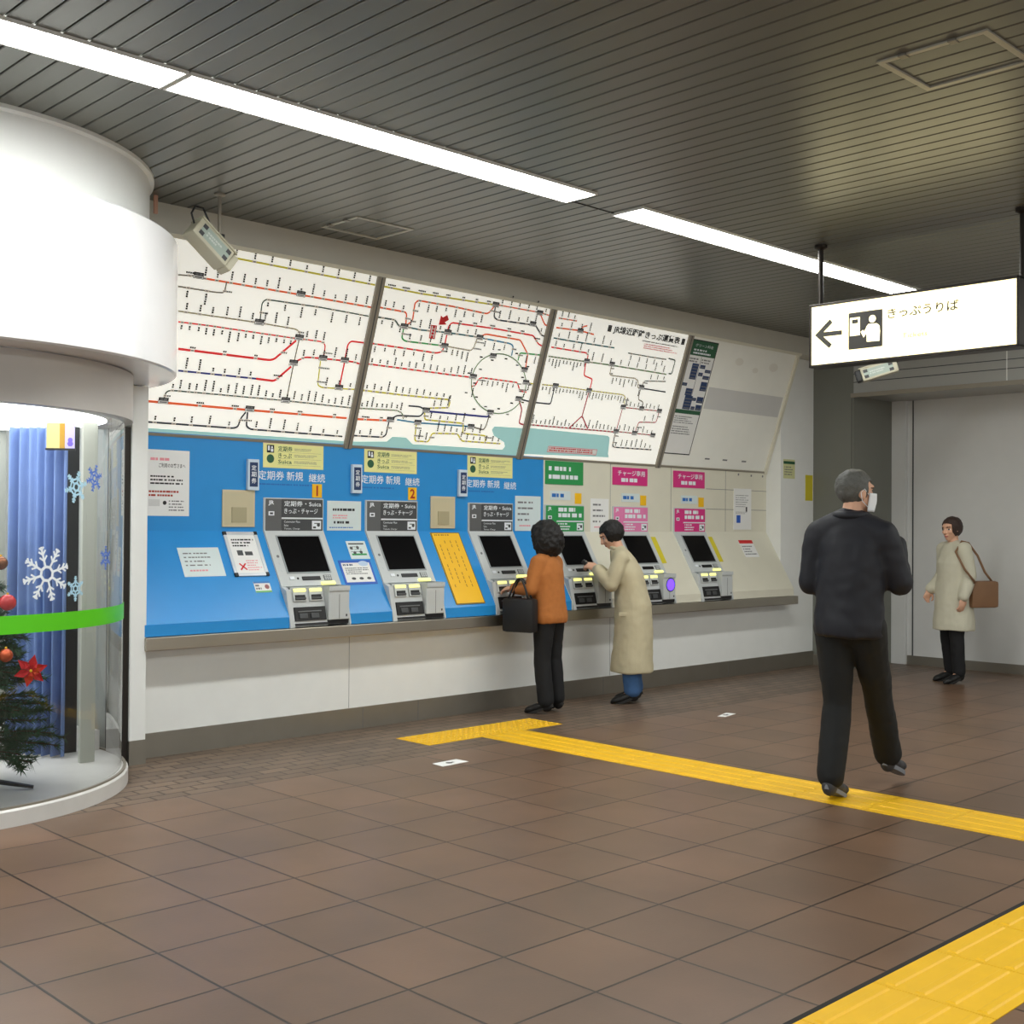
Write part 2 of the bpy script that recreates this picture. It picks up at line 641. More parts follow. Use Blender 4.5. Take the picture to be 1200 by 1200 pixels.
# ================================================================== ceiling fittings
def light_strip(x0, x1, label):
    y0, y1 = 4.845, 5.085
    root = empty('ceiling_light', ((x0 + x1) / 2, 4.965, ZC - 0.014), label, 'light', 'strip lights along the ceiling')
    mb = MB()
    f = 0.012
    z0, z1 = ZC - 0.014, ZC
    mb.box((x0, y0 - f, z0), (x1, y0, z1), WHITE)
    mb.box((x0, y1, z0), (x1, y1 + f, z1), WHITE)
    mb.box((x0 - f, y0 - f, z0), (x0, y1 + f, z1), WHITE)
    mb.box((x1, y0 - f, z0), (x1 + f, y1 + f, z1), WHITE)
    mb.build('frame', root)
    mb = MB()
    mb.box((x0, y0, z0 + 0.003), (x1, y1, z1), LAMPW)
    mb.build('diffuser', root)


light_strip(-0.04, 2.665, 'bright ceiling strip light above the white round booth, at the left edge')
light_strip(2.70, 5.40, 'bright ceiling strip light in the middle of the row, ending over the third fare map')
light_strip(5.85, 9.53, 'bright ceiling strip light farthest along the row, passing behind the hanging sign')
mb = MB()
mb.box((5.41, 5.07, ZC - 0.003), (5.84, 5.08, ZC), DARK)
struct(mb.build('trim_8'))


def hatch(x0, x1, y0, y1, label):
    root = empty('ceiling_hatch', ((x0 + x1) / 2, (y0 + y1) / 2, ZC - 0.012), label, 'hatch', 'access hatches in the slatted ceiling')
    m = mat('hatch_frame', srgb(186, 184, 172), 0.4, 0.3)
    mb = MB()
    f = 0.028
    mb.box((x0, y0, ZC - 0.008), (x1, y0 + f, ZC + 0.0), m)
    mb.box((x0, y1 - f, ZC - 0.008), (x1, y1, ZC + 0.0), m)
    mb.box((x0, y0 + f, ZC - 0.008), (x0 + f, y1 - f, ZC), m)
    mb.box((x1 - f, y0 + f, ZC - 0.008), (x1, y1 - f, ZC), m)
    mb.build('frame', root)
    for k in (0.3, 0.75):
        mb = MB()
        y = y0 + (y1 - y0) * k
        mb.bbox((x0 - 0.012, y - 0.018, ZC - 0.014), (x0 + 0.03, y + 0.018, ZC), DSTEEL, 0.003)
        mb.build('latch', root)


hatch(4.715, 5.2, 6.315, 6.72, 'square access hatch in the ceiling close to the ticket wall')
hatch(4.725, 5.19, 2.125, 2.615, 'square access hatch in the ceiling, near the top corner over the lit sign')

# ================================================================== fare maps
COLS = {'y': srgb(205, 196, 70), 'g': srgb(128, 122, 112), 'o': srgb(238, 104, 62), 'd': srgb(78, 92, 88), 't': srgb(158, 150, 124), 'r': srgb(228, 52, 58),
        'n': srgb(52, 58, 128), 'k': srgb(62, 66, 76), 'c': srgb(72, 112, 118), 'b': srgb(82, 138, 170), 'e': srgb(72, 158, 92), 'h': srgb(112, 138, 104), 'm': srgb(168, 44, 66)}
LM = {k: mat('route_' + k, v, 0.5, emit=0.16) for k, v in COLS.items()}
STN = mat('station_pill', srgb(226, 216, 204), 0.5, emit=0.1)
MAPS = {"A":([("y",2,[(4.139,1.213),(5.362,1.203)],9,1),("g",1,[(3.816,1.043),(3.959,1.055)],1,1),("o",2,[(3.96,1.048),(4.753,1.045),(5.364,1.039)],15,1),("g",1,[(3.829,0.97),(4.1,0.97),(4.165,0.976),(4.167,1.051)],3,-1),("d",1,[(4.47,0.816),(4.46,0.948),(4.483,0.976),(4.929,0.981),(5.361,0.972)],8,-1),("t",1,[(3.858,0.813),(4.458,0.812),(4.762,0.804),(4.801,0.789),(4.806,0.744)],10,1),("r",1,[(3.87,0.744),(4.079,0.746),(4.776,0.739)],15,-1),("r",1,[(4.821,0.741),(5.006,0.741),(5.035,0.719),(5.04,0.626)],4,1),("r",3,[(3.902,0.568),(4.603,0.565),(4.636,0.576),(4.785,0.725)],4,1),("n",2,[(3.928,0.425),(4.521,0.425)],6,1),("r",3,[(4.521,0.425),(4.66,0.422),(4.683,0.435),(4.785,0.538)],1,1),("r",2,[(4.82,0.581),(4.885,0.616),(5.03,0.622),(5.295,0.625),(5.414,0.616)],6,1),("r",2,[(5.229,0.618),(5.227,0.426)],1,0),("r",2,[(5.227,0.634),(5.227,0.745),(5.249,0.773),(5.379,0.775)],0,0),("g",1,[(4.807,0.737),(4.8,0.551),(4.798,0.299)],5,0),("y",1,[(5.02,0.602),(5.034,0.425),(5.075,0.411),(5.387,0.422)],5,1),("d",1,[(3.861,0.224),(3.867,0.275),(3.898,0.289),(4.413,0.29),(4.776,0.29),(5.382,0.281)],26,1),("o",3,[(3.739,0.203),(4.507,0.2),(5.348,0.2)],6,1),("k",2,[(3.763,0.065),(4.416,0.063),(4.447,0.076),(4.457,0.138),(4.488,0.183)],6,1),("k",2,[(4.502,0.184),(4.512,0.083),(4.55,0.064),(5.343,0.058)],8,1)],[(3.958,1.059),(4.752,1.051),(4.465,0.816),(4.805,0.749),(4.797,0.566),(5.035,0.625),(5.226,0.629),(5.223,0.424),(3.858,0.215),(4.514,0.209),(4.79,0.293)],None),"B":([("y",2,[(5.44,1.204),(5.796,1.201),(6.568,1.218)],8,1),("o",2,[(5.44,1.049),(5.685,1.046),(5.703,1.031),(5.715,0.952)],4,1),("o",2,[(5.723,0.95),(5.771,0.99),(5.759,1.123),(5.784,1.147),(6.127,1.148),(6.492,1.138),(6.518,1.151),(6.56,1.212)],11,-1),("d",2,[(5.441,0.976),(5.606,0.976),(5.656,0.933),(5.713,0.938)],3,-1),("c",2,[(5.713,0.938),(5.869,0.931),(6.137,0.943),(6.475,0.944)],8,1),("b",2,[(6.48,0.942),(6.822,0.932),(6.859,0.915),(6.863,0.835)],4,-1),("r",2,[(6.134,0.84),(6.132,0.995),(6.158,1.024),(6.615,1.032),(7.055,1.027),(7.138,0.962),(7.227,0.953)],7,1),("o",2,[(6.481,0.951),(6.529,0.978),(6.921,0.974),(7.041,0.869),(7.054,0.741)],1,1),("e",2,[(5.702,0.932),(5.703,0.847),(5.742,0.83),(6.138,0.837)],5,1),("t",1,[(6.138,0.837),(6.413,0.829),(6.436,0.854),(6.452,0.934)],7,-1),("r",2,[(5.431,0.778),(6.071,0.773),(6.123,0.79),(6.131,0.837)],8,-1),("r",2,[(5.418,0.623),(5.935,0.62),(6.499,0.617)],15,1),("r",2,[(6.503,0.544),(6.543,0.556),(6.561,0.612),(6.594,0.626),(6.998,0.622),(7.048,0.554),(7.126,0.549)],12,-1),("k",2,[(6.566,1.213),(6.577,1.122),(6.617,1.104),(7.011,1.112),(7.048,1.117),(7.15,1.039),(7.233,1.037)],7,1),("o",1,[(6.587,1.222),(7.068,1.223),(7.23,1.213)],6,1),("o",2,[(7.069,1.22),(7.158,1.13),(7.209,1.124)],0,0),("y",2,[(5.424,0.422),(5.823,0.417),(6.285,0.419),(6.313,0.407),(6.313,0.354),(6.121,0.336)],16,1),("h",1,[(5.28,0.283),(5.801,0.293),(5.86,0.275),(5.881,0.23)],10,1),("o",3,[(5.3,0.199),(5.754,0.209)],2,1),("n",3,[(6.113,0.309),(6.751,0.309),(6.769,0.338)],1,0),("k",2,[(5.761,0.221),(5.811,0.254),(6.04,0.262),(6.083,0.313)],2,0),("k",2,[(5.903,0.338),(6.02,0.339),(6.082,0.318)],2,0),("b",2,[(5.82,0.221),(6.03,0.21),(6.592,0.216)],3,0),("k",2,[(5.747,0.208),(5.744,0.093),(5.716,0.074),(5.424,0.071)],4,1),("y",2,[(6.018,0.205),(6.039,0.063),(6.18,0.063),(6.199,0.136),(6.467,0.146),(6.527,0.09),(6.965,0.091)],16,1),("y",2,[(6.074,0.313),(6.094,0.24),(6.505,0.237),(6.519,0.155),(6.778,0.149),(6.788,0.086)],10,1),("g",2,[(6.592,0.216),(6.738,0.197),(6.757,0.23),(6.768,0.341)],3,0),("k",2,[(7.052,0.487),(7.227,0.475)],0,0),("m",2,[(7.069,0.467),(7.121,0.399),(7.124,0.278),(7.242,0.27)],0,0),("e",2,[(6.947,0.804),(6.948,0.869),(7.208,0.876)],3,-1),("y",1,[(7.083,0.63),(7.2,0.628)],1,-1)],[(5.704,0.939),(6.136,0.946),(6.475,0.944),(6.661,0.813),(7.044,0.736),(6.499,0.626),(7.093,0.632),(7.052,0.487),(6.77,0.349),(6.088,0.317),(5.757,0.217),(6.029,0.213),(6.592,0.216),(6.567,1.221),(7.019,1.121),(7.069,1.22),(6.134,0.838)],[(5.423,0.024),(5.766,0.043),(5.81,0.084),(5.947,0.086),(6.026,0.036),(7.002,0.041),(7.023,0.07),(7.004,0.104),(6.871,0.154),(6.831,0.203),(6.853,0.235),(7.191,0.24),(7.184,-0.004),(5.417,-0.008)]),"C":([("o",1,[(7.299,1.206),(7.527,1.209)],3,1),("o",2,[(7.297,1.124),(7.595,1.133),(7.773,1.121)],4,1),("o",2,[(7.595,1.133),(7.617,1.172),(7.667,1.185)],1,0),("c",2,[(7.296,1.035),(7.558,1.033),(8.077,1.036)],7,1),("r",2,[(7.293,0.956),(7.73,0.954),(7.765,0.939),(7.765,0.888)],5,1),("h",2,[(7.285,0.876),(7.766,0.878)],11,-1),("h",2,[(7.766,0.878),(8.096,0.88),(8.453,0.876),(8.879,0.871)],9,1),("d",1,[(8.272,1.01),(8.616,1.007),(8.824,1.008)],5,-1),("r",2,[(7.756,0.881),(7.773,0.755),(7.892,0.734),(7.891,0.631)],4,0),("y",1,[(7.287,0.631),(7.461,0.634),(7.882,0.63),(8.345,0.63),(8.388,0.611),(8.396,0.52)],28,-1),("k",2,[(7.446,0.627),(7.446,0.479),(7.427,0.471),(7.262,0.471)],2,0),("m",2,[(7.234,0.275),(7.745,0.276),(8.376,0.279)],22,1),("m",2,[(7.745,0.276),(7.874,0.396),(7.999,0.273)],0,0),("m",2,[(7.874,0.396),(7.887,0.627)],0,0),("k",2,[(8.371,0.282),(8.375,0.147),(8.409,0.135),(8.945,0.139)],10,1),("m",1,[(8.376,0.289),(8.385,0.513)],1,0),("t",1,[(8.098,0.884),(8.098,0.799),(8.129,0.789),(8.454,0.793),(8.509,0.771),(8.521,0.708),(8.576,0.713)],11,-1),("d",1,[(8.573,0.719),(8.59,0.781),(8.896,0.804)],4,1),("k",2,[(8.587,0.711),(8.935,0.705)],4,0),("g",1,[(8.567,0.709),(8.567,0.604),(8.645,0.587),(8.655,0.524)],2,0),("m",1,[(8.388,0.514),(8.913,0.518)],9,1),("m",1,[(8.914,0.515),(8.908,0.406),(8.658,0.392),(8.644,0.288)],4,1),("m",1,[(8.373,0.285),(8.911,0.281)],8,1),("d",2,[(8.851,1.021),(8.956,1.015),(8.954,0.881),(8.907,0.882)],0,0)],[(7.595,1.133),(7.452,0.635),(7.764,0.884),(8.096,0.89),(7.882,0.63),(8.387,0.517),(8.649,0.523),(8.913,0.518),(8.373,0.285),(8.637,0.285),(8.907,0.28),(8.573,0.719)],[(7.214,0.247),(8.282,0.238),(8.311,0.223),(8.324,0.164),(8.343,0.07),(8.369,0.036),(7.202,0.015)]),"circle":[(7.098,0.622),(7.107,0.578),(7.107,0.534),(7.096,0.492),(7.076,0.453),(7.047,0.419),(7.01,0.39),(6.967,0.368),(6.918,0.353),(6.866,0.345),(6.811,0.345),(6.757,0.353),(6.704,0.368),(6.654,0.389),(6.608,0.417),(6.568,0.449),(6.535,0.486),(6.51,0.526),(6.494,0.567),(6.486,0.61),(6.487,0.651),(6.497,0.691),(6.516,0.728),(6.543,0.761),(6.578,0.79),(6.619,0.812),(6.665,0.828),(6.715,0.837),(6.768,0.839),(6.822,0.834),(6.876,0.821),(6.927,0.801),(6.975,0.775),(7.017,0.742),(7.052,0.705),(7.08,0.665),(7.098,0.622)],"arrow":[(6.029,0.991),(6.032,1.066),(6.055,1.052),(6.093,1.077),(6.119,1.041),(6.084,1.018),(6.107,1.003)],"redbox":[(5.959,0.979),(6.011,0.98),(6.016,0.882),(5.964,0.882)],"title":[(7.924,1.22),(8.733,1.21),(7.928,1.224),(7.948,1.169),(8.005,1.221),(8.03,1.153),(8.943,1.241),(8.949,1.174),(8.959,1.229),(9.032,1.174)],"pink":[(8.45,1.144),(9.012,1.154),(8.477,1.101),(9.023,1.073)],"redtext":[(7.543,0.096),(8.174,0.102),(8.183,0.052),(7.54,0.05)],"table":[(9.153,1.234),(9.539,1.241),(9.538,1.1),(9.152,1.08),(9.483,0.118),(9.167,0.125),(9.126,0.527),(9.526,0.52)],"grayband":[(9.583,0.808),(10.876,0.818),(10.822,0.597),(9.562,0.588)],"dots":[(9.844,0.091),(10.148,0.087),(10.487,0.085)],"sea1":[(3.768,0.032),(4.674,0.02),(5.362,0.019)]}



def rounded(pts, r=0.02):
    out = [Vector(pts[0])]
    for i in range(1, len(pts) - 1):
        p, a, b = Vector(pts[i]), Vector(pts[i - 1]), Vector(pts[i + 1])
        da, db = (a - p), (b - p)
        q = min(r, da.length * 0.45, db.length * 0.45)
        p0, p1 = p + da.normalized() * q, p + db.normalized() * q
        for k in range(4):
            t = k / 3
            out.append(p0 * (1 - t) ** 2 + p * 2 * t * (1 - t) + p1 * t * t)
    out.append(Vector(pts[-1]))
    return [(v.x, v.y) for v in out]


def map_board(x0, x1, label, name='fare_map', m=None):
    root = empty(name, ((x0 + x1) / 2, YV, 2.107), label, 'fare map')
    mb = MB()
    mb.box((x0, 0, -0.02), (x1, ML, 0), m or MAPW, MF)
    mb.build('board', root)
    return root


def map_print(root, key, x0, x1, seed):
    routes, hubs, sea = MAPS[key]
    rnd = random.Random(seed)
    ml, ms, mt = MB(), MB(), MB()
    lvl = 0.0012
    for c, w, pts, n, side in routes:
        wd = (0.0105, 0.0135, 0.0165)[w - 1]
        P = [(min(max(a, x0), x1), b) for a, b in rounded(pts)]
        ml.line(MF, P, wd, lvl, LM[c])
        lvl += 0.00002
        if not n:
            continue
        tot = sum((Vector(P[i + 1]) - Vector(P[i])).length for i in range(len(P) - 1))
        for k in range(n):
            s = tot * (k + 0.5 + rnd.uniform(-0.08, 0.08)) / n
            for i in range(len(P) - 1):
                L = (Vector(P[i + 1]) - Vector(P[i])).length
                if s <= L or i == len(P) - 2:
                    q = Vector(P[i]).lerp(Vector(P[i + 1]), min(1, s / max(L, 1e-6)))
                    horiz = abs(P[i + 1][0] - P[i][0]) > abs(P[i + 1][1] - P[i][1])
                    break
                s -= L
            gap = tot / n
            pw = min(0.030, gap * 0.42)
            if side:
                ms.quad(MF, q.x - pw / 2, q.y - 0.0085, q.x + pw / 2, q.y + 0.0085, 0.0022, STN)
                ms.quad(MF, q.x - pw * 0.32, q.y - 0.003, q.x + pw * 0.32, q.y + 0.003, 0.0026, GINK)
                nch = rnd.choice((2, 2, 3, 3, 4, 5))
                ch = 0.0155
                for j in range(nch):
                    if horiz and gap < 0.14:
                        y = q.y + side * (0.016 + (j + 0.5) * ch)
                        mt.quad(MF, q.x - 0.0072, y - ch * 0.40, q.x + 0.0072, y + ch * 0.40, 0.0024, INK if rnd.random() < 0.8 else GINK)
                    elif horiz:
                        x = q.x + (j - nch / 2) * 0.015
                        y = q.y + side * 0.02
                        mt.quad(MF, x + 0.001, y - 0.006, x + 0.013, y + 0.006, 0.0024, INK)
                    else:
                        x = q.x + 0.014 + j * 0.015
                        mt.quad(MF, x, q.y - 0.006, x + 0.012, q.y + 0.006, 0.0024, GINK)
    for u, v in hubs:
        ms.quad(MF, u - 0.036, v - 0.019, u + 0.036, v + 0.001, 0.003, PAPER)
        ms.line(MF, [(u - 0.036, v - 0.019), (u + 0.036, v - 0.019), (u + 0.036, v + 0.001), (u - 0.036, v + 0.001)], 0.003, 0.0032, GINK, True)
        ms.quad(MF, u - 0.036, v + 0.001, u + 0.036, v + 0.022, 0.0031, INK)
        ms.quad(MF, u - 0.026, v - 0.013, u + 0.026, v - 0.005, 0.0034, GINK)
        for j in range(2):
            ms.quad(MF, u - 0.026 + j * 0.028, v + 0.006, u - 0.002 + j * 0.028, v + 0.016, 0.0034, GINK)
    if sea:
        m = MB()
        m.poly(MF, [(min(max(a, x0), x1), b) for a, b in sea], 0.0008, TURQB)
        m.build('sea_print', root)
    return ml, ms, mt


def finish(root, ml, ms, mt):
    ml.build('route_lines', root)
    ms.build('station_marks', root)
    mt.build('lettering', root)


r1 = map_board(3.70, 5.366, 'white railway fare map farthest left, beside the round booth')
ml, ms, mt = map_print(r1, 'A', 3.71, 5.364, 3)
mb = MB()
mb.quad(MF, 3.704, 0.0, 5.364, 0.024, 0.0008, TURQB)
mb.build('sea_print', r1)
finish(r1, ml, ms, mt)
r2 = map_board(5.434, 7.181, 'white railway fare map with a round loop line and a red arrow')
ml, ms, mt = map_print(r2, 'B', 5.436, 7.179, 5)
ml.line(MF, MAPS['circle'][:-1], 0.0105, 0.0019, LM['h'], True)
for k in range(22):
    a = 2 * math.pi * (k + 0.3) / 22
    cx = sum(p[0] for p in MAPS['circle'][:-1]) / 36
    cy = sum(p[1] for p in MAPS['circle'][:-1]) / 36
    rx = (max(p[0] for p in MAPS['circle']) - min(p[0] for p in MAPS['circle'])) / 2
    ry = (max(p[1] for p in MAPS['circle']) - min(p[1] for p in MAPS['circle'])) / 2
    s = 0.86 if k % 2 else 1.15
    mt.quad(MF, cx + rx * s * math.cos(a) - 0.016, cy + ry * s * math.sin(a) - 0.006, cx + rx * s * math.cos(a) + 0.016, cy + ry * s * math.sin(a) + 0.006, 0.0024, INK if k % 3 else GINK)
finish(r2, ml, ms, mt)
mb = MB()
mb.poly(MF, MAPS['arrow'], 0.004, REDI)
mb.build('red_arrow', r2)
mb = MB()
b = MAPS['redbox']
mb.poly(MF, b, 0.0036, PAPER)
mb.line(MF, b, 0.008, 0.0040, REDI, True)
u = sum(p[0] for p in b) / 4
for j in range(4):
    v = b[2][1] + (b[0][1] - b[2][1]) * (j + 0.5) / 4
    mb.quad(MF, u - 0.012, v - 0.009, u + 0.012, v + 0.009, 0.0042, REDI)
mb.build('you_are_here_mark', r2)
r3 = map_board(7.249, 9.056, 'white railway fare map with a large heading at its top and sea along the bottom')
ml, ms, mt = map_print(r3, 'C', 7.251, 9.054, 8)
text(mt, MF, 'JR線近距離きっぷ運賃表', 8.005, 1.156, 8.95, 1.234, 0.003, INK, 0.028)
for x in (7.93, 8.975):
    mt.quad(MF, x, 1.168, x + 0.048, 1.226, 0.0028, INK)
    for j in range(3):
        mt.quad(MF, x + 0.008, 1.178 + j * 0.016, x + 0.04, 1.184 + j * 0.016, 0.0031, GINK)
greek(mt, MF, 8.42, 1.132, 8.95, 1.150, 1, 0.0024, GINK, 2)
greek(mt, MF, 8.46, 1.070, 9.0, 1.125, 3, 0.0024, mat('pink_ink', srgb(232, 150, 160), 0.5), 4)
q = (7.543, 0.05, 8.18, 0.10)
mt.quad(MF, *q, 0.0022, PAPER)
mt.line(MF, [(q[0], q[1]), (q[2], q[1]), (q[2], q[3]), (q[0], q[3])], 0.006, 0.0024, mat('pink_ink'), True)
greek(mt, MF, 7.56, 0.056, 8.17, 0.096, 2, 0.0026, REDI, 6, 0.6)
finish(r3, ml, ms, mt)

r4 = map_board(9.124, 10.893, 'pale mostly blank board with a green headed timetable down its left side', 'notice_board', BLANK)
mb = MB()
mb.quad(MF, 9.145, 0.118, 9.54, 1.238, 0.001, PAPER)
mb.line(MF, [(9.145, 0.118), (9.54, 0.118), (9.54, 1.238), (9.145, 1.238)], 0.010, 0.0014, INK, True)
mb.quad(MF, 9.150, 1.09, 9.535, 1.233, 0.0012, DGREEN)
text(mb, MF, 'グリーン料金', 9.20, 1.175, 9.48, 1.205, 0.0016, WINK)
greek(mb, MF, 9.19, 1.10, 9.50, 1.16, 2, 0.0016, WINK, 1)
mb.quad(MF, 9.150, 0.52, 9.535, 0.56, 0.0012, DGREEN)
for (a, b, c, d) in ((9.225, 0.86, 9.325, 1.015), (9.35, 0.975, 9.43, 1.01), (9.44, 0.94, 9.53, 0.97), (9.35, 0.90, 9.42, 0.935), (9.43, 0.875, 9.53, 0.91), (9.43, 0.76, 9.53, 0.85),
                     (9.15, 0.79, 9.22, 0.82), (9.225, 0.70, 9.33, 0.77), (9.43, 0.64, 9.53, 0.70), (9.24, 0.565, 9.36, 0.70), (9.33, 0.655, 9.42, 0.685), (9.44, 0.565, 9.53, 0.62), (9.37, 0.565, 9.43, 0.60)):
    mb.quad(MF, a, b, c, d, 0.0014, NAVY)
    for j in range(max(1, int((d - b) / 0.03))):
        mb.quad(MF, a + 0.012, b + 0.010 + j * 0.03, c - 0.012, b + 0.018 + j * 0.03, 0.0017, GINK)
mb.line(MF, [(9.337, 0.56), (9.337, 1.085)], 0.005, 0.0013, INK)
greek(mb, MF, 9.16, 1.02, 9.33, 1.07, 2, 0.0016, GINK, 9)
greek(mb, MF, 9.35, 1.02, 9.52, 1.07, 2, 0.0016, GINK, 10)
greek(mb, MF, 9.165, 0.42, 9.50, 0.50, 4, 0.0016, GINK, 12, 0.4)
greek(mb, MF, 9.165, 0.31, 9.50, 0.40, 4, 0.0016, GINK, 13, 0.4)
mb.build('timetable_print', r4)
mb = MB()
mb.quad(MF, 9.57, 0.592, 10.87, 0.81, 0.0008, mat('faded_grey_band', srgb(212, 212, 210), 0.5))
for u in (9.85, 10.15, 10.485):
    mb.quad(MF, u - 0.04, 0.082, u + 0.04, 0.097, 0.001, GINK)
for u, v, s in ((9.95, 1.10, 0.07), (10.55, 1.10, 0.08), (10.25, 1.04, 0.05)):
    mb.disc(MF, u, v, s, 0.0008, mat('faint_stain', srgb(236, 234, 224), 0.5), 18, 0, s * 0.55)
mb.build('faded_print', r4)

# ================================================================== ticket machines
GLOWY = mat('slot_light', srgb(250, 245, 140), 0.5, emit=1.2)
HOPPER = mat('hopper_grey', srgb(110, 112, 114), 0.5)  # mid grey shared by hopper floor, keypad and tray lips


def machine(x0, label, head, head_side, blue=True):
    W = 0.51
    root = empty('ticket_machine', (x0 + W / 2, 7.0, 0.79), label, 'ticket machine', 'ticket machines along the wall')
    # housing: upright top, sloping console, projecting lower block
    mb = MB()
    mb.bbox((x0, 1.448, 0), (x0 + W, 1.692, 0.012), GREYM, 0.003, VF)
    mb.bbox((x0, -0.455, 0), (x0 + W, 0.004, 0.014), GREYM, 0.003, SF)
    for a, b in ((x0 - 0.002, x0 + 0.035), (x0 + W - 0.012, x0 + W + 0.002)):
        P = [(7.14, 1.085), (7.095, 1.070), (7.03, 1.045), (6.968, 0.80), (6.968, 0.788), (7.14, 0.788)]
        n = len(P)
        vs = [(a, p, q) for p, q in P] + [(b, p, q) for p, q in P]
        mb.add(vs, [(k, (k + 1) % n, (k + 1) % n + n, k + n) for k in range(n)] + [tuple(range(n - 1, -1, -1)), tuple(range(n, 2 * n))], GREYM)
    mb.box((x0 + 0.002, 7.13, 0.79), (x0 + W - 0.002, 7.34, 1.06), GREYM)
    mb.build('housing', root)
    # header
    mb = MB()
    mb.bbox((x0 + 0.012, 1.456, 0.012), (x0 + 0.142, 1.684, 0.016), head_side, 0.0015, VF)
    mb.bbox((x0 + 0.144, 1.545, 0.012), (x0 + W - 0.01, 1.684, 0.016), head, 0.0015, VF)
    mb.bbox((x0 + 0.144, 1.456, 0.012), (x0 + W - 0.01, 1.540, 0.016), head, 0.0015, VF)
    mb.quad(VF, x0 + 0.144, 1.542, x0 + W - 0.01, 1.552, 0.0168, WINK)
    hd = mb.build('header_panel', root)
    mb = MB()
    lw = 0.0175
    if blue:
        text(mb, VF, '定期券・Suica', x0 + 0.165, 1.632, x0 + 0.485, 1.672, lw, WINK, 0.012)
        text(mb, VF, 'きっぷ・チャージ', x0 + 0.165, 1.578, x0 + 0.455, 1.618, lw, WINK, 0.012)
        for j, (t, e) in enumerate((('Commuter Pass', 0.30), ('Suica', 0.20), ('Tickets, Charge', 0.30))):
            text(mb, VF, t, x0 + 0.165, 1.514 - j * 0.026, x0 + e, 1.530 - j * 0.026, lw, WINK)
        text(mb, VF, 'JR', x0 + 0.032, 1.635, x0 + 0.08, 1.672, lw, WINK, 0.03)
    else:
        greek(mb, VF, x0 + 0.165, 1.575, x0 + 0.48, 1.675, 2, lw, WINK, 3, 0.7)
        greek(mb, VF, x0 + 0.165, 1.465, x0 + 0.33, 1.535, 3, lw, WINK, 4, 0.5)
        text(mb, VF, 'JR', x0 + 0.032, 1.635, x0 + 0.08, 1.672, lw, WINK, 0.03)
    mb.quad(VF, x0 + 0.034, 1.565, x0 + 0.082, 1.595, lw, WINK)
    mb.quad(VF, x0 + 0.045, 1.573, x0 + 0.071, 1.587, lw + 0.0005, GREYD)
    # small pictogram of a ticket gate hand
    mb.quad(VF, x0 + 0.405, 1.467, x0 + 0.485, 1.530, lw, WINK)
    mb.disc(VF, x0 + 0.462, 1.500, 0.014, lw + 0.0005, GREYD, 14)
    mb.quad(VF, x0 + 0.415, 1.475, x0 + 0.44, 1.488, lw + 0.0005, GREYD)
    mb.quad(VF, x0 + 0.425, 1.508, x0 + 0.475, 1.514, lw + 0.0005, GREYD)
    mb.build('lettering', hd)
    # screen
    mb = MB()
    mb.bbox((x0 + 0.078, -0.356, 0.014), (x0 + 0.456, -0.046, 0.019), mat('screen_bezel', srgb(150, 156, 158), 0.4), 0.002, SF)
    mb.quad(SF, x0 + 0.09, -0.346, x0 + 0.444, -0.056, 0.0195, GLOSSB)
    mb.build('screen', root)
    mb = MB()
    for j in range(3):
        mb.disc(SF, x0 + 0.047, -0.215 - j * 0.055, 0.011, 0.0155, GREYM if j else HOPPER, 14, 0.003)
    mb.build('side_buttons', root)
    mb = MB()
    mb.bbox((x0 + 0.19, -0.412, 0.014), (x0 + 0.345, -0.382, 0.020), BLACK, 0.002, SF)
    mb.build('card_slot', root)
    mb = MB()
    mb.bbox((x0 + 0.085, -0.405, 0.014), (x0 + 0.125, -0.380, 0.021), WINK, 0.003, SF)
    mb.disc(SF, x0 + 0.155, -0.395, 0.009, 0.0165, BLACK, 12, 0.002)
    mb.build('call_button', root)
    mb = MB()
    mb.bbox((x0 + 0.375, -0.418, 0.014), (x0 + 0.44, -0.374, 0.020), HOPPER, 0.002, SF)
    for i in range(3):
        for j in range(3):
            mb.quad(SF, x0 + 0.381 + i * 0.019, -0.412 + j * 0.0125, x0 + 0.395 + i * 0.019, -0.404 + j * 0.0125, 0.0205, GREYM)
    mb.build('keypad', root)
    # lower front: note slots with lit lips, ticket bay; black faces paint recess shade
    b0 = Vector((0, 6.978, 0.795))
    b1 = Vector((0, 7.045, 1.062))
    BF = Frame(b0, (1, 0, 0), b1 - b0)
    H = (b1 - b0).length
    mb = MB()
    mb.box((x0 + 0.035, 0, -0.02), (x0 + 0.315, H, 0), GREYM, BF)
    mb.box((x0 + 0.035, H - 0.008, -0.08), (x0 + 0.315, H, 0.006), GREYM, BF)
    mb.build('front_plate', root)
    for a in (0.05, 0.185):
        mb = MB()
        mb.bbox((x0 + a, H - 0.10, 0), (x0 + a + 0.11, H - 0.012, 0.014), GREYM, 0.003, BF)
        mb.quad(BF, x0 + a + 0.012, H - 0.092, x0 + a + 0.098, H - 0.055, 0.0146, BLACK)  # flat black quad paints the shade inside the slot
        mb.bbox((x0 + a + 0.012, H - 0.088, 0.0146), (x0 + a + 0.098, H - 0.074, 0.024), GREYD, 0.002, BF)
        ns = mb.build('note_slot', root)
        mb = MB()
        mb.bbox((x0 + a + 0.006, H - 0.034, 0.014), (x0 + a + 0.104, H - 0.012, 0.020), GLOWY, 0.002, BF)
        tag(mb.build('slot_lamp', ns), 'lit yellow lamp over the slot')
    mb = MB()
    mb.bbox((x0 + 0.045, 0.038, 0), (x0 + 0.305, 0.135, 0.012), BLACK, 0.003, BF)  # bay's inner darkness given by a black block
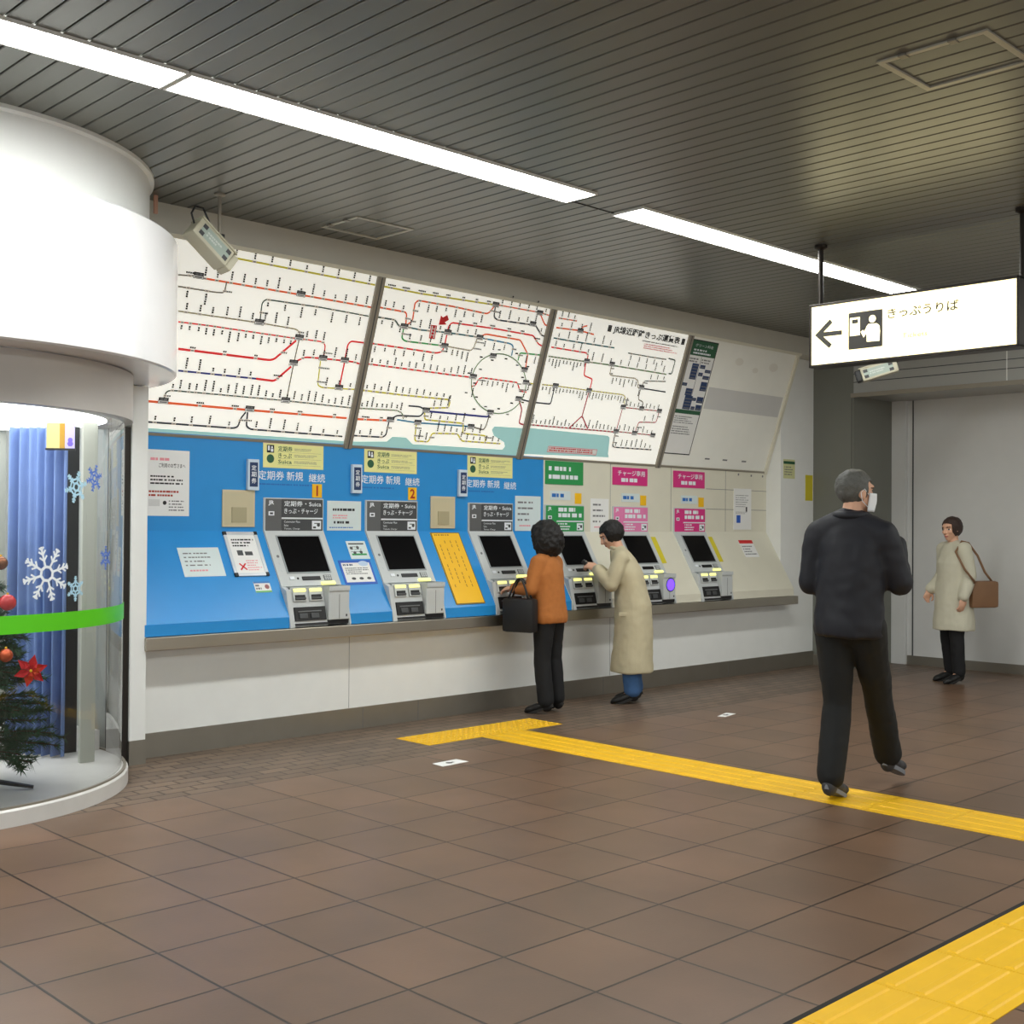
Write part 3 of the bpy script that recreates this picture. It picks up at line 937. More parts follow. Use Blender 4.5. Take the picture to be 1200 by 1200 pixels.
    for a in (0.07, 0.165):
        mb.bbox((x0 + a, 0.098, 0.012), (x0 + a + 0.10, 0.106, 0.018), HOPPER, 0.001, BF)
        mb.bbox((x0 + a + 0.008, 0.052, 0.012), (x0 + a + 0.075, 0.088, 0.02), GREYD, 0.003, BF)
    mb.build('ticket_tray', root)
    mb = MB()
    mb.quad(BF, x0 + 0.036, 0.002, x0 + 0.315, 0.022, 0.0012, BLACK)  # flat strip, its black paints the darkness of a gap
    mb.build('painted_kick_gap', root)
    # coin box with hopper
    mb = MB()
    cx0, cx1 = x0 + 0.318, x0 + W - 0.014
    yf, zt = 6.972, 1.068
    mb.bbox((cx0, yf, 0.83), (cx1, 7.11, zt - 0.03), GREYM, 0.006)
    mb.box((cx0, yf - 0.008, zt - 0.034), (cx1, yf + 0.006, zt), GREYM)
    mb.box((cx0, yf + 0.006, zt - 0.034), (cx0 + 0.012, 7.12, zt), GREYM)
    mb.box((cx1 - 0.012, yf + 0.006, zt - 0.034), (cx1, 7.12, zt), GREYM)
    mb.box((cx0 + 0.012, yf + 0.006, zt - 0.03), (cx1 - 0.012, 7.10, zt - 0.024), HOPPER)
    mb.box((cx0 + 0.09, yf - 0.001, 0.835), (cx0 + 0.093, yf + 0.001, zt - 0.06), GREYD)
    mb.box((cx1 - 0.03, yf - 0.003, 0.85), (cx1 - 0.02, yf + 0.001, 0.866), BLACK)
    mb.box((cx0 - 0.005, 6.985, 0.80), (cx1 + 0.002, 7.1, 0.83), BLACK)
    cb = mb.build('coin_box', root)
    mb = MB()
    mb.bbox((cx0 + 0.02, -0.452, 0.014), (cx1 - 0.045, -0.432, 0.030), GLOWY, 0.002, SF)
    tag(mb.build('slot_lamp', cb), 'lit yellow lamp over the coin hopper')
    return root


m1 = machine(4.672, 'grey ticket machine under the yellow number 1 tag', GREYD, mat('machine_mid_grey', srgb(96, 97, 98), 0.4))
m2 = copy_tree(m1, delta=(0.899, 0, 0))
m2['label'] = 'grey ticket machine under the yellow number 2 tag'
m3 = copy_tree(m1, delta=(1.953, 0, 0))
m3['label'] = 'grey ticket machine right of the yellow board, used by the woman in orange'
m4 = machine(7.525, 'ticket machine with a green header panel between the two women', GREEN, GREEN, False)
m5 = machine(8.428, 'ticket machine with a rose pink header and a glowing violet reader', LPINK, LPINK, False)
m6 = machine(9.335, 'ticket machine with a deep magenta header, last along the wall', PINK, PINK, False)
mb = MB()
VIO = mat('violet_light', srgb(110, 70, 255), 0.4, emit=1.6)
CF = Frame((0, 6.972, 0))
mb.disc(CF, 8.85, 0.965, 0.055, 0.004, VIO, 28, 0.006)
mb.disc(CF, 8.85, 0.965, 0.066, 0.002, GREYD, 28, 0.004)
o = mb.build('card_reader_light', m5)
tag(o, 'glowing violet round reader')

# ================================================================== signs and notices on the fascia
def sheet(name, fr, u0, v0, u1, v1, label, cat, m=PAPER, group=None, d=0.0025, draw=None):
    mb = MB()
    mb.box((u0, v0, 0.0), (u1, v1, d), m, fr)
    if draw: draw(mb, fr, u0, v0, u1, v1, d + 0.0006)
    return tag(mb.build(name), label, cat, group)


def d_yellow(mb, fr, u0, v0, u1, v1, w):
    mb.quad(fr, u0, v1 - 0.018, u1, v1, w - 0.0003, PINKS)
    greek(mb, fr, u0 + 0.02, v1 - 0.014, u1 - 0.02, v1 - 0.004, 1, w, REDI, int(u0 * 10), 0.5)
    mb.quad(fr, u0 + 0.03, v1 - 0.085, u0 + 0.09, v1 - 0.03, w, INK)
    mb.quad(fr, u0 + 0.038, v1 - 0.07, u0 + 0.054, v1 - 0.036, w + 0.0004, WINK)
    mb.disc(fr, u0 + 0.072, v1 - 0.046, 0.008, w + 0.0004, WINK, 12)
    mb.quad(fr, u0 + 0.062, v1 - 0.078, u0 + 0.083, v1 - 0.056, w + 0.0004, WINK)
    mb.disc(fr, u0 + 0.06, v1 - 0.128, 0.031, w, DGREEN, 22)
    text(mb, fr, '定期券', u0 + 0.125, v1 - 0.072, u0 + 0.245, v1 - 0.034, w, DGREEN, 0.012)
    text(mb, fr, 'きっぷ', u0 + 0.125, v1 - 0.120, u0 + 0.24, v1 - 0.084, w, DGREEN, 0.012)
    text(mb, fr, 'Suica', u0 + 0.125, v1 - 0.160, u0 + 0.24, v1 - 0.132, w, DGREEN, 0.012)
    for j in range(3):
        greek(mb, fr, u0 + 0.26, v1 - 0.066 - j * 0.046, u1 - 0.02, v1 - 0.044 - j * 0.046, 2, w, GINK, j + int(u0 * 7), 0.35)
        mb.quad(fr, u0 + 0.12, v1 - 0.0775 - j * 0.046, u1 - 0.02, v1 - 0.0763 - j * 0.046, w, GINK)


for x, w in ((4.667, 'above machine number 1'), (5.561, 'above machine number 2'), (6.618, 'left of the green sign')):
    sheet('info_card', VF, x, 1.906, x + 0.517, 2.098, 'pale yellow information card with a green dot, ' + w, 'sign', PYEL, 'pale yellow cards above the ticket machines', draw=d_yellow)

# white lettering on the blue face
for x, w in ((4.627, 'over the number 1 tag'), (5.533, 'over the number 2 tag'), (6.606, 'above the machine used by the woman in orange')):
    mb = MB()
    text(mb, VF, '定期券', x, 1.818, x + 0.218, 1.884, 0.0012, WINK, 0.006)
    text(mb, VF, '新規', x + 0.238, 1.818, x + 0.38, 1.884, 0.0012, WINK, 0.006)
    text(mb, VF, '継続', x + 0.43, 1.812, x + 0.575, 1.876, 0.0012, WINK, 0.006)
    greek(mb, VF, x + 0.01, 1.775, x + 0.5, 1.80, 1, 0.0012, mat('pale_blue_ink', srgb(40, 110, 190), 0.5), int(x * 10), 0.4)
    tag(mb.build('wall_lettering'), 'white characters on the blue wall, ' + w, 'lettering', 'white lettering on the blue wall')

for x, w in ((4.575, 'nearest the booth'), (5.478, 'left of the number 2 machine'), (6.552, 'beside the third pale yellow card')):
    mb = MB()
    mb.bbox((x - 0.045, 1.74, 0), (x + 0.045, 1.958, 0.03), mat('tag_ice_white', srgb(205, 222, 236), 0.4), 0.004, VF)
    mb.box((x - 0.032, 1.765, 0.03), (x + 0.032, 1.936, 0.0315), NAVY, VF)
    vtext(mb, VF, '定期券', x, 1.785, 1.92, 0.04, 0.0322, WINK, 0.01)
    tag(mb.build('projecting_plate'), 'slim upright plate with white characters on navy, ' + w, 'sign', 'slim navy plates above the ticket machines')

for x, n in ((5.087, '1'), (5.993, '2')):
    mb = MB()
    mb.box((x, 1.70, 0), (x + 0.085, 1.80, 0.004), YEL, VF)
    text(mb, VF, n, x + 0.012, 1.712, x + 0.073, 1.788, 0.0046, mat('brown_red_ink', srgb(170, 50, 20), 0.5), 0.03, True)
    tag(mb.build('number_tag'), 'yellow tag with a red number %s above its machine' % n, 'tag', 'yellow number tags')

for x, z, w in ((4.34, 1.482, 'left of machine number 1'), (6.221, 1.478, 'right of machine number 2, over the yellow board')):
    mb = MB()
    mb.bbox((x, z, 0), (x + 0.259, z + 0.258, 0.010), BEIGE, 0.003, VF)
    mb.quad(VF, x + 0.012, z + 0.012, x + 0.247, z + 0.246, 0.0106, mat('beige_plate_face', srgb(200, 190, 158), 0.5))
    mb.box((x + 0.073, z + 0.03, 0.0106), (x + 0.19, z + 0.137, 0.016), mat('beige_inset', srgb(172, 163, 132), 0.5), VF)
    tag(mb.build('intercom_plate'), 'square beige cover plate ' + w, 'plate', 'beige cover plates')


def d_poster(mb, fr, u0, v0, u1, v1, w):
    text(mb, fr, 'ご利用のお客さまへ', u0 + 0.09, v1 - 0.118, u1 - 0.03, v1 - 0.088, w, INK, 0.01)
    greek(mb, fr, u0 + 0.03, v1 - 0.075, u1 - 0.09, v1 - 0.050, 1, w, mat('pink_ink'), 3, 0.7)
    greek(mb, fr, u0 + 0.03, v1 - 0.235, u1 - 0.04, v1 - 0.165, 3, w, INK, 8, 0.45)
    greek(mb, fr, u0 + 0.02, v1 - 0.315, u1 - 0.03, v1 - 0.265, 2, w, mat('brown_red_ink'), 5, 0.5)
    mb.quad(fr, u0 + 0.02, v1 - 0.375, u0 + 0.10, v1 - 0.33, w, mat('faded_grey_band'))
    mb.disc(fr, u0 + 0.135, v1 - 0.352, 0.014, w, INK, 14)
    greek(mb, fr, u0 + 0.165, v1 - 0.41, u1 - 0.03, v1 - 0.33, 4, w, GINK, 6, 0.4)


sheet('poster', VF, 3.775, 1.553, 4.09, 1.992, 'large white printed notice on the blue wall next to the booth', 'notice', draw=d_poster)


def d_card(mb, fr, u0, v0, u1, v1, w):
    greek(mb, fr, u0 + 0.05, v1 - 0.08, u1 - 0.04, v1 - 0.05, 1, w, INK, 2, 0.6)
    greek(mb, fr, u0 + 0.05, v1 - 0.135, u1 - 0.07, v1 - 0.10, 2, w, mat('pink_ink'), 3, 0.5)
    greek(mb, fr, u0 + 0.06, v1 - 0.175, u1 - 0.05, v1 - 0.145, 1, w, INK, 4, 0.6)
    greek(mb, fr, u0 + 0.02, v0 + 0.01, u1 - 0.02, v0 + 0.035, 1, w, mat('pale_blue_ink'), 5, 0.3)


sheet('notice_card', VF, 5.222, 1.459, 5.534, 1.68, 'plain white notice card between machines 1 and 2', 'notice', mat('ice_paper', srgb(214, 226, 226), 0.55), draw=d_card)


def d_small(mb, fr, u0, v0, u1, v1, w):
    greek(mb, fr, u0 + 0.03, v0 + 0.07, u1 - 0.05, v1 - 0.03, 4, w, GINK, 12, 0.3)
    greek(mb, fr, u0 + 0.05, v0 + 0.03, u1 - 0.07, v0 + 0.06, 1, w, mat('pink_ink'), 13, 0.4)


sheet('notice_card', SF, 3.966, -0.352, 4.274, -0.132, 'small white notice on the sloping blue panel, alone near the booth', 'notice', mat('ice_paper'), draw=d_small)

# framed notice
root = empty('framed_notice', (4.47, 7.2, 1.15), 'white notice in a silver clip frame, left of machine number 1', 'notice')
mb = MB()
u0, u1, v0, v1 = 4.338, 4.606, -0.362, -0.014
f = 0.024
FM = mat('clip_frame_silver', srgb(214, 218, 222), 0.3, 0.5)
mb.bbox((u0, v0, 0), (u1, v0 + f, 0.014), FM, 0.004, SF)
mb.bbox((u0, v1 - f, 0), (u1, v1, 0.014), FM, 0.004, SF)
mb.bbox((u0, v0 + f, 0), (u0 + f, v1 - f, 0.014), FM, 0.004, SF)
mb.bbox((u1 - f, v0 + f, 0), (u1, v1 - f, 0.014), FM, 0.004, SF)
mb.build('frame', root)
for a, b in ((u0, v0), (u1 - f, v0), (u0, v1 - f), (u1 - f, v1 - f)):
    mb = MB()
    mb.bbox((a - 0.002, b - 0.002, 0.002), (a + f + 0.002, b + f + 0.002, 0.016), BLACK, 0.004, SF)
    mb.build('corner_cap', root)
mb = MB()
mb.box((u0 + f, v0 + f, 0), (u1 - f, v1 - f, 0.006), PAPER, SF)
greek(mb, SF, u0 + 0.05, v1 - 0.12, u1 - 0.04, v1 - 0.05, 3, 0.0066, INK, 2, 0.5)
mb.quad(SF, u0 + 0.07, v1 - 0.185, u0 + 0.115, v1 - 0.145, 0.0066, GREYD)
mb.quad(SF, u0 + 0.13, v1 - 0.185, u0 + 0.19, v1 - 0.155, 0.0066, GREYD)
mb.line(SF, [(u0 + 0.06, v0 + 0.05), (u0 + 0.11, v0 + 0.10)], 0.011, 0.007, REDI)
mb.line(SF, [(u0 + 0.06, v0 + 0.10), (u0 + 0.11, v0 + 0.05)], 0.011, 0.007, REDI)
greek(mb, SF, u0 + 0.12, v0 + 0.04, u1 - 0.03, v0 + 0.13, 5, 0.0066, mat('pink_ink'), 9, 0.4)
mb.build('paper', root)


def d_tiny(mb, fr, u0, v0, u1, v1, w):
    mb.quad(fr, u0, v0, u1, v0 + 0.012, w, mat('sticker_green', srgb(120, 190, 110), 0.5))
    mb.quad(fr, u0, v1 - 0.014, u1, v1, w, mat('sticker_blue', srgb(60, 120, 190), 0.5))
    greek(mb, fr, u0 + 0.008, v0 + 0.018, u0 + 0.06, v1 - 0.02, 2, w, GINK, 3, 0.6)
    mb.disc(fr, u1 - 0.03, v0 + 0.042, 0.018, w, mat('sticker_brown', srgb(150, 90, 90), 0.5), 12)


sheet('sticker', SF, 4.466, -0.487, 4.594, -0.403, 'tiny white sticker with blue and green edges below the framed notice', 'sticker', draw=d_tiny)


def d_pass(mb, fr, u0, v0, u1, v1, w):
    mb.quad(fr, u0 + 0.015, v1 - 0.03, u1 - 0.02, v1 - 0.018, w, GREYD)
    for k, (a, b) in enumerate(((0.03, 0.05), (0.09, 0.045), (0.05, 0.09), (0.11, 0.085))):
        mb.disc(fr, u0 + a, v1 - b - 0.01, 0.014, w, GREYD, 10)
    mb.quad(fr, u0 + 0.02, v0 + 0.03, u1 - 0.02, v0 + 0.045, w, GREEN)
    greek(mb, fr, u0 + 0.02, v0 + 0.05, u1 - 0.02, v1 - 0.04, 3, w + 0.0002, GINK, 21, 0.3)


sheet('sticker', SF, 5.358, -0.24, 5.534, -0.088, 'small pale sticker with a green bar, just above the blue edged card by machine 2', 'sticker', mat('ice_paper'), draw=d_pass)


def d_blue(mb, fr, u0, v0, u1, v1, w):
    mb.quad(fr, u0 + 0.018, v0 + 0.018, u1 - 0.018, v1 - 0.022, w, PAPER)
    greek(mb, fr, u0 + 0.03, v1 - 0.05, u1 - 0.12, v1 - 0.03, 1, w + 0.0004, NAVY, 1, 0.7)
    mb.disc(fr, u1 - 0.075, v1 - 0.03, 0.045, w + 0.0003, mat('cloud_blue', srgb(190, 210, 232), 0.5), 18, 0, 0.022)
    greek(mb, fr, u0 + 0.04, v0 + 0.08, u1 - 0.04, v1 - 0.06, 4, w + 0.0004, GINK, 2, 0.5)
    for k in range(3):
        mb.disc(fr, u0 + 0.09 + k * 0.07, v0 + 0.048, 0.02, w + 0.0004, GREYD, 12, 0, 0.011)


sheet('notice_card', SF, 5.23, -0.452, 5.524, -0.25, 'white notice with a deep blue border on the slope between machines 1 and 2', 'notice', mat('border_blue', srgb(36, 92, 190), 0.45), draw=d_blue)


def d_yb(mb, fr, u0, v0, u1, v1, w):
    greek(mb, fr, u0 + 0.03, v1 - 0.035, u1 - 0.03, v1 - 0.012, 1, w, mat('ochre_ink', srgb(170, 110, 10), 0.5), 1, 0.5)
    for k in range(4):
        x = u0 + 0.05 + k * 0.06
        for j in range(12):
            if (j * 7 + k * 3) % 5:
                mb.quad(fr, x, v1 - 0.10 - j * 0.036, x + 0.008, v1 - 0.075 - j * 0.036, w, mat('ochre_ink'))
    mb.line(fr, [(u0 + 0.003, v0 + 0.003), (u1 - 0.003, v0 + 0.003), (u1 - 0.003, v1 - 0.003), (u0 + 0.003, v1 - 0.003)], 0.007, w, mat('brown_edge', srgb(110, 84, 30), 0.5), True)


sheet('price_board', SF, 6.213, -0.66, 6.515, -0.016, 'tall yellow board on the slope, right of machine number 2', 'board', YEL, d=0.008, draw=d_yb)

# panels over the cream section
def d_green(mb, fr, u0, v0, u1, v1, w):
    greek(mb, fr, u0 + 0.04, v0 + 0.03, u1 - 0.04, v1 - 0.03, 2, w, WINK, 4, 0.5)


sheet('header_sign', VF, 7.535, 1.872, 8.025, 2.078, 'green sign with white print above the green headed machine', 'sign', GREEN, d=0.006, draw=d_green)
for x, lb in ((8.43, 'magenta sign above the machine with the violet glow'), (9.335, 'magenta sign with white characters above the last machine')):
    def d_p(mb, fr, u0, v0, u1, v1, w):
        text(mb, fr, 'チャージ専用', u0 + 0.07, v0 + 0.085, u1 - 0.04, v1 - 0.025, w, WINK, 0.01)
        greek(mb, fr, u0 + 0.12, v0 + 0.025, u1 - 0.05, v0 + 0.07, 1, w, WINK, 3, 0.8)
    sheet('header_sign', VF, x, 1.892, x + 0.505, 2.056, lb, 'sign', PINK, 'magenta signs', d=0.006, draw=d_p)
for x, lb in ((7.60, 'small white plate over the green headed machine'), (8.56, 'small white plate under the first magenta sign'), (9.46, 'small white plate under the last magenta sign')):
    sheet('name_plate', VF, x, 1.735, x + 0.26, 1.815, lb, 'plate', mat('ice_paper'), 'small white plates', d=0.004, draw=lambda mb, fr, a, b, c, d, w: greek(mb, fr, a + 0.02, b + 0.02, c - 0.02, d - 0.02, 1, w, mat('pale_blue_ink'), 3, 0.8))
for x, lb in ((7.92, 'small yellow tag over the green headed machine'), (8.835, 'small yellow tag over the rose headed machine'), (9.745, 'small yellow tag over the last magenta headed machine')):
    sheet('number_tag', VF, x, 1.705, x + 0.085, 1.80, lb, 'tag', YEL, 'blank looking yellow tags', d=0.004)
sheet('notice_card', VF, 8.13, 1.452, 8.38, 1.757, 'tall white notice between the green and the rose headers', 'notice', PAPER, draw=d_small)
sheet('notice_card', VF, 7.17, 1.46, 7.48, 1.76, 'white notice on the blue wall left of the green header', 'notice', mat('ice_paper'), draw=d_small)
for x, lb in ((8.945, 'yellow slip board on the slope right of the violet glow'), (9.85, 'yellow slip board on the slope right of the last machine')):
    sheet('slip_board', SF, x, -0.345, x + 0.075, -0.06, lb, 'board', mat('slip_yellow', srgb(216, 200, 50), 0.5), 'yellow slip boards', d=0.006)


def d_leaf(mb, fr, u0, v0, u1, v1, w):
    greek(mb, fr, u0 + 0.03, v1 - 0.20, u1 - 0.05, v1 - 0.06, 6, w, GINK, 2, 0.25)
    mb.quad(fr, u1 - 0.10, v1 - 0.24, u1 - 0.075, v1 - 0.19, w, INK)
    mb.quad(fr, u0 + 0.045, v0 + 0.07, u0 + 0.115, v0 + 0.15, w, mat('border_blue'))
    greek(mb, fr, u0 + 0.03, v0 + 0.16, u1 - 0.04, v0 + 0.19, 2, w, GINK, 5, 0.3)


sheet('leaflet', VF, 10.345, 1.48, 10.655, 1.908, 'tall white leaflet on the cream wall near its end', 'notice', d=0.006, draw=d_leaf)


def d_red(mb, fr, u0, v0, u1, v1, w):
    mb.quad(fr, u0, v1 - 0.04, u1, v1, w, REDI)
    greek(mb, fr, u0 + 0.02, v0 + 0.02, u1 - 0.02, v1 - 0.06, 4, w, GINK, 5, 0.4)


sheet('notice_card', SF, 10.35, -0.30, 10.595, -0.10, 'small white notice with a red band below the tall leaflet', 'notice', draw=d_red)
WF = Frame((0, YW, 0))
sheet('notice_card', WF, 10.99, 2.03, 11.21, 2.235, 'pale yellow notice on the white wall end, below the blank board corner', 'notice', mat('notice_straw', srgb(214, 214, 160), 0.5),
      draw=lambda mb, fr, a, b, c, d, w: (mb.quad(fr, a, d - 0.05, c, d - 0.02, w, DGREEN), greek(mb, fr, a + 0.02, b + 0.03, c - 0.02, d - 0.07, 4, w, GINK, 4, 0.4)))
sheet('notice_card', WF, 11.42, 1.80, 11.565, 2.08, 'narrow yellow notice at the far corner of the white wall', 'notice', mat('slip_yellow'))

# ================================================================== hanging sign
root = empty('hanging_sign', (7.53, 3.91, 2.64), 'large lit yellowish white sign with arrow and ticket pictogram hanging from the ceiling', 'sign')
SX, SY0, SY1, SZ0, SZ1 = 7.475, 3.165, 4.64, 2.645, 3.085
HF = Frame((SX, SY1, SZ0), (0, -1, 0), (0, 0, 1))       # u runs from its left end
SW, SH = SY1 - SY0, SZ1 - SZ0
BRZ = mat('dark_bronze')
mb = MB()
t = 0.014
mb.bbox((SX - 0.004, SY0 - 0.012, SZ0 - 0.004), (SX + 0.13, SY1 + 0.012, SZ0 + t), BRZ, 0.003)
mb.bbox((SX - 0.004, SY0 - 0.012, SZ1 - t), (SX + 0.13, SY1 + 0.012, SZ1 + 0.004), BRZ, 0.003)
mb.bbox((SX - 0.004, SY0 - 0.012, SZ0), (SX + 0.13, SY0 + 0.006, SZ1), BRZ, 0.003)
mb.bbox((SX - 0.004, SY1 - 0.006, SZ0), (SX + 0.13, SY1 + 0.012, SZ1), BRZ, 0.003)
mb.build('case', root)
SGN = mat('sign_face_light', srgb(250, 240, 200), 0.4, emit=SIGN, emc=srgb(255, 240, 185))
mb = MB()
mb.box((0.006, t, -0.12), (SW - 0.006, SH - t, -0.002), SGN, HF)
face = mb.build('lit_face', root)
SINK = mat('sign_ink', srgb(62, 60, 54), 0.5)
mb = MB()
k = SH / 0.44
mb.line(HF, [(0.062, 0.224), (0.25, 0.222)], 0.032, 0.001, SINK)
mb.line(HF, [(0.165, 0.312), (0.060, 0.224), (0.160, 0.134)], 0.034, 0.0012, SINK)
mb.quad(HF, 0.30, 0.094, 0.557, 0.348, 0.001, SINK)
mb.quad(HF, 0.312, 0.188, 0.388, 0.313, 0.002, SGN)
mb.quad(HF, 0.328, 0.272, 0.374, 0.300, 0.003, SINK)
mb.disc(HF, 0.482, 0.289, 0.026, 0.002, SGN, 20)
mb.poly(HF, [(0.440, 0.136), (0.535, 0.133), (0.540, 0.20), (0.535, 0.238), (0.515, 0.255), (0.452, 0.257), (0.436, 0.238)], 0.002, SGN)
mb.line(HF, [(0.452, 0.235), (0.418, 0.188), (0.403, 0.215)], 0.022, 0.0022, SGN)
text(mb, HF, 'きっぷうりば', 0.593, 0.276, 1.092, 0.344, 0.001, mat('sign_thin_ink', srgb(74, 72, 64), 0.5), 0.012)
text(mb, HF, 'Tickets', 0.70, 0.132, 0.88, 0.165, 0.001, mat('sign_pale_ink', srgb(170, 164, 120), 0.5), 0.0)
mb.build('lettering', face)
for y in (4.60, 3.16):
    mb = MB()
    mb.tube([(7.54, y, SZ1), (7.54, y, ZC)], 0.019, BRZ, 14)
    mb.lathe((7.54, y), [(0.019, ZC - 0.035), (0.045, ZC - 0.02), (0.045, ZC)], BRZ, 20)
    mb.build('hanging_pole', root, smooth=True, angle=40)

# ================================================================== cameras
CCB = mat('camera_beige', srgb(196, 192, 170), 0.4)


def cam_box(back, front, wdt, hgt, upv, rod_top, label, dark_front):
    back, front = Vector(back), Vector(front)
    ax = (front - back)
    L = ax.length
    ax.normalize()
    upv = Vector(upv)
    upv = (upv - ax * upv.dot(ax)).normalized()
    fr = Frame(back, ax, upv)                              # u along, v up, w to the side
    root = empty('security_camera', tuple((back + front) / 2), label, 'camera', 'security cameras')
    mb = MB()
    mb.bbox((0, -hgt / 2, -wdt / 2), (L * 0.86, hgt / 2, wdt / 2), CCB, 0.012, fr)
    mb.bbox((-0.004, hgt / 2 - 0.004, -wdt / 2 - 0.006), (L * 0.9, hgt / 2 + 0.008, wdt / 2 + 0.006), CCB, 0.004, fr)
    mb.build('housing', root)
    mb = MB()
    e = L * 0.86
    mb.bbox((e, -hgt / 2 + 0.006, -wdt / 2 + 0.006), (L, hgt / 2 - 0.006, wdt / 2 - 0.006), BLACK if dark_front else CCB, 0.012, fr)
    LFr = Frame(fr(L, 0, 0), fr.n, fr.ey)
    mb.disc(LFr, 0, 0, hgt * 0.3, 0.001, GLOSSB, 20, 0.003)
    mb.build('front_window', root)
    mb = MB()
    for sgn in (1, -1):
        SFr = Frame(fr(0, 0, sgn * wdt / 2), fr.ex * sgn, fr.ey)
        a0, a1 = (L * 0.10, L * 0.80) if sgn > 0 else (-L * 0.80, -L * 0.10)
        hh = hgt * 0.33
        mb.quad(SFr, a0, -hh, a1, hh, 0.0015, mat('camera_label', srgb(168, 182, 172), 0.5))
        for a in (a0, a1 - L * 0.1):
            mb.quad(SFr, a, -hh, a + L * 0.1, -hh * 0.3, 0.002, GREYD)
            mb.quad(SFr, a, hh * 0.3, a + L * 0.1, hh, 0.002, GREYD)
        greek(mb, SFr, a0 + L * 0.14, -hh * 0.5, a1 - L * 0.14, hh * 0.5, 2, 0.002, mat('label_pale', srgb(205, 212, 205), 0.5), 5, 0.6)
    mb.build('label_plate', root)
    mb = MB()
    mid = fr(L * 0.42, hgt / 2, 0)
    j = Vector((rod_top[0], rod_top[1], mid.z + 0.03))
    mb.tube([Vector(rod_top), Vector((rod_top[0], rod_top[1], mid.z + 0.05))], 0.011, RAIL, 12)
    mb.lathe((rod_top[0], rod_top[1]), [(0.011, ZC - 0.02), (0.035, ZC - 0.01), (0.035, ZC)], RAIL, 18)
    mb.build('hanging_rod', root, smooth=True, angle=40)
    mb = MB()
    mb.bbox((j.x - 0.025, j.y - 0.025, mid.z - 0.02), (j.x + 0.025, j.y + 0.025, mid.z + 0.05), BLACK, 0.006)
    mb.tube([j, mid], 0.012, BLACK, 8)
    mb.build('bracket', root)
    mb = MB()
    q = [fr(-0.0, hgt * 0.2, 0), fr(-0.05, hgt * 0.5, 0), fr(-0.06, hgt * 0.9, 0.01), fr(-0.02, hgt * 1.1, 0.02), fr(0.06, hgt * 0.8, 0.02), fr(L * 0.3, hgt * 0.65, 0.02), j]
    sm = []
    for i in range(len(q) - 1):
        for s in range(5):
            sm.append(q[i].lerp(q[i + 1], s / 5))
    mb.tube(sm, 0.006, BLACK, 8)
    mb.build('cable', root, smooth=True)
    return root


cam_box((3.575, 6.40, 3.262), (3.83, 6.40, 3.055), 0.115, 0.125, (0.5, 0.15, 0.8), (3.815, 6.50, ZC), 'beige security camera tilted down on a thin rod beside the round booth', False)
cam_box((10.12, 5.38, 2.99), (9.95, 5.70, 2.885), 0.12, 0.12, (0, 0, 1), (10.08, 5.55, ZC), 'small beige security camera with a black front just under the lit sign', True)
mb = MB()
mb.bbox((3.54, 6.80, 3.405), (3.565, 6.815, ZC), mat('salmon_paint', srgb(206, 158, 136), 0.5), 0.003)
tag(mb.build('ceiling_stub'), 'thin salmon pink stub hanging from the ceiling above the booth edge', 'stub')

# ================================================================== round glass booth
BC = (2.25, 7.14)
GLASS = bpy.data.materials.new('clear_glass')
GLASS.use_nodes = True
_nt = GLASS.node_tree
_nt.nodes.remove(_nt.nodes['Principled BSDF'])
_tr = _nt.nodes.new('ShaderNodeBsdfTransparent')
_tr.inputs[0].default_value = (0.93, 0.96, 0.95, 1)
_gl = _nt.nodes.new('ShaderNodeBsdfGlossy')
_gl.inputs['Roughness'].default_value = 0.02
_fr = _nt.nodes.new('ShaderNodeFresnel')
_fr.inputs['IOR'].default_value = 1.5
_mx = _nt.nodes.new('ShaderNodeMixShader')
_nt.links.new(_fr.outputs[0], _mx.inputs[0])
_nt.links.new(_tr.outputs[0], _mx.inputs[1])
_nt.links.new(_gl.outputs[0], _mx.inputs[2])
_nt.links.new(_mx.outputs[0], _nt.nodes['Material Output'].inputs['Surface'])

GLW = mat('gloss_white', srgb(236, 236, 238), 0.16)
BAND = mat('booth_band_grey', srgb(196, 192, 188), 0.4)
booth = empty('glass_booth', (BC[0], BC[1], 0), 'round white booth with curved glass and a green band', 'booth')
mb = MB()
mb.lathe(BC, [(1.187, 0.0), (1.187, 0.078), (1.178, 0.088), (1.10, 0.088), (0.0, 0.088)], mat('booth_marble', srgb(214, 212, 208), 0.3, var=0.08, scale=9), 96)
mb.build('floor_plinth', booth, smooth=True, angle=30)
mb = MB()
mb.lathe(BC, [(1.16, 0.088), (1.175, 0.088), (1.175, 0.098), (1.16, 0.098)], RAIL, 96, -200, 12, True)
mb.build('glass_channel', booth, smooth=True, angle=30)
mb = MB()
mb.lathe(BC, [(1.10, 0.088), (1.155, 0.088), (1.155, 0.21), (1.10, 0.21)], mat('booth_marble'), 40, 2, 80, True)
mb.build('inner_kerb', booth, smooth=True, angle=30)
mb = MB()
mb.lathe(BC, [(1.150, 0.095), (1.150, 2.10)], GLASS, 80, -205, -3)
mb.build('curved_glass', booth, smooth=True)
mb = MB()
mb.lathe(BC, [(1.153, 0.948), (1.153, 1.040)], mat('lime_band', srgb(92, 206, 24), 0.4, emit=0.0), 80, -205, -22)
tag(mb.build('green_band', booth, smooth=True), 'bright green safety band')
mb = MB()
mb.lathe(BC, [(1.10, 2.36), (1.195, 2.36), (1.195, 2.095), (1.10, 2.095)], BAND, 96, -215, 6, True)
mb.build('glass_head_band', booth, smooth=True, angle=30)
mb = MB()
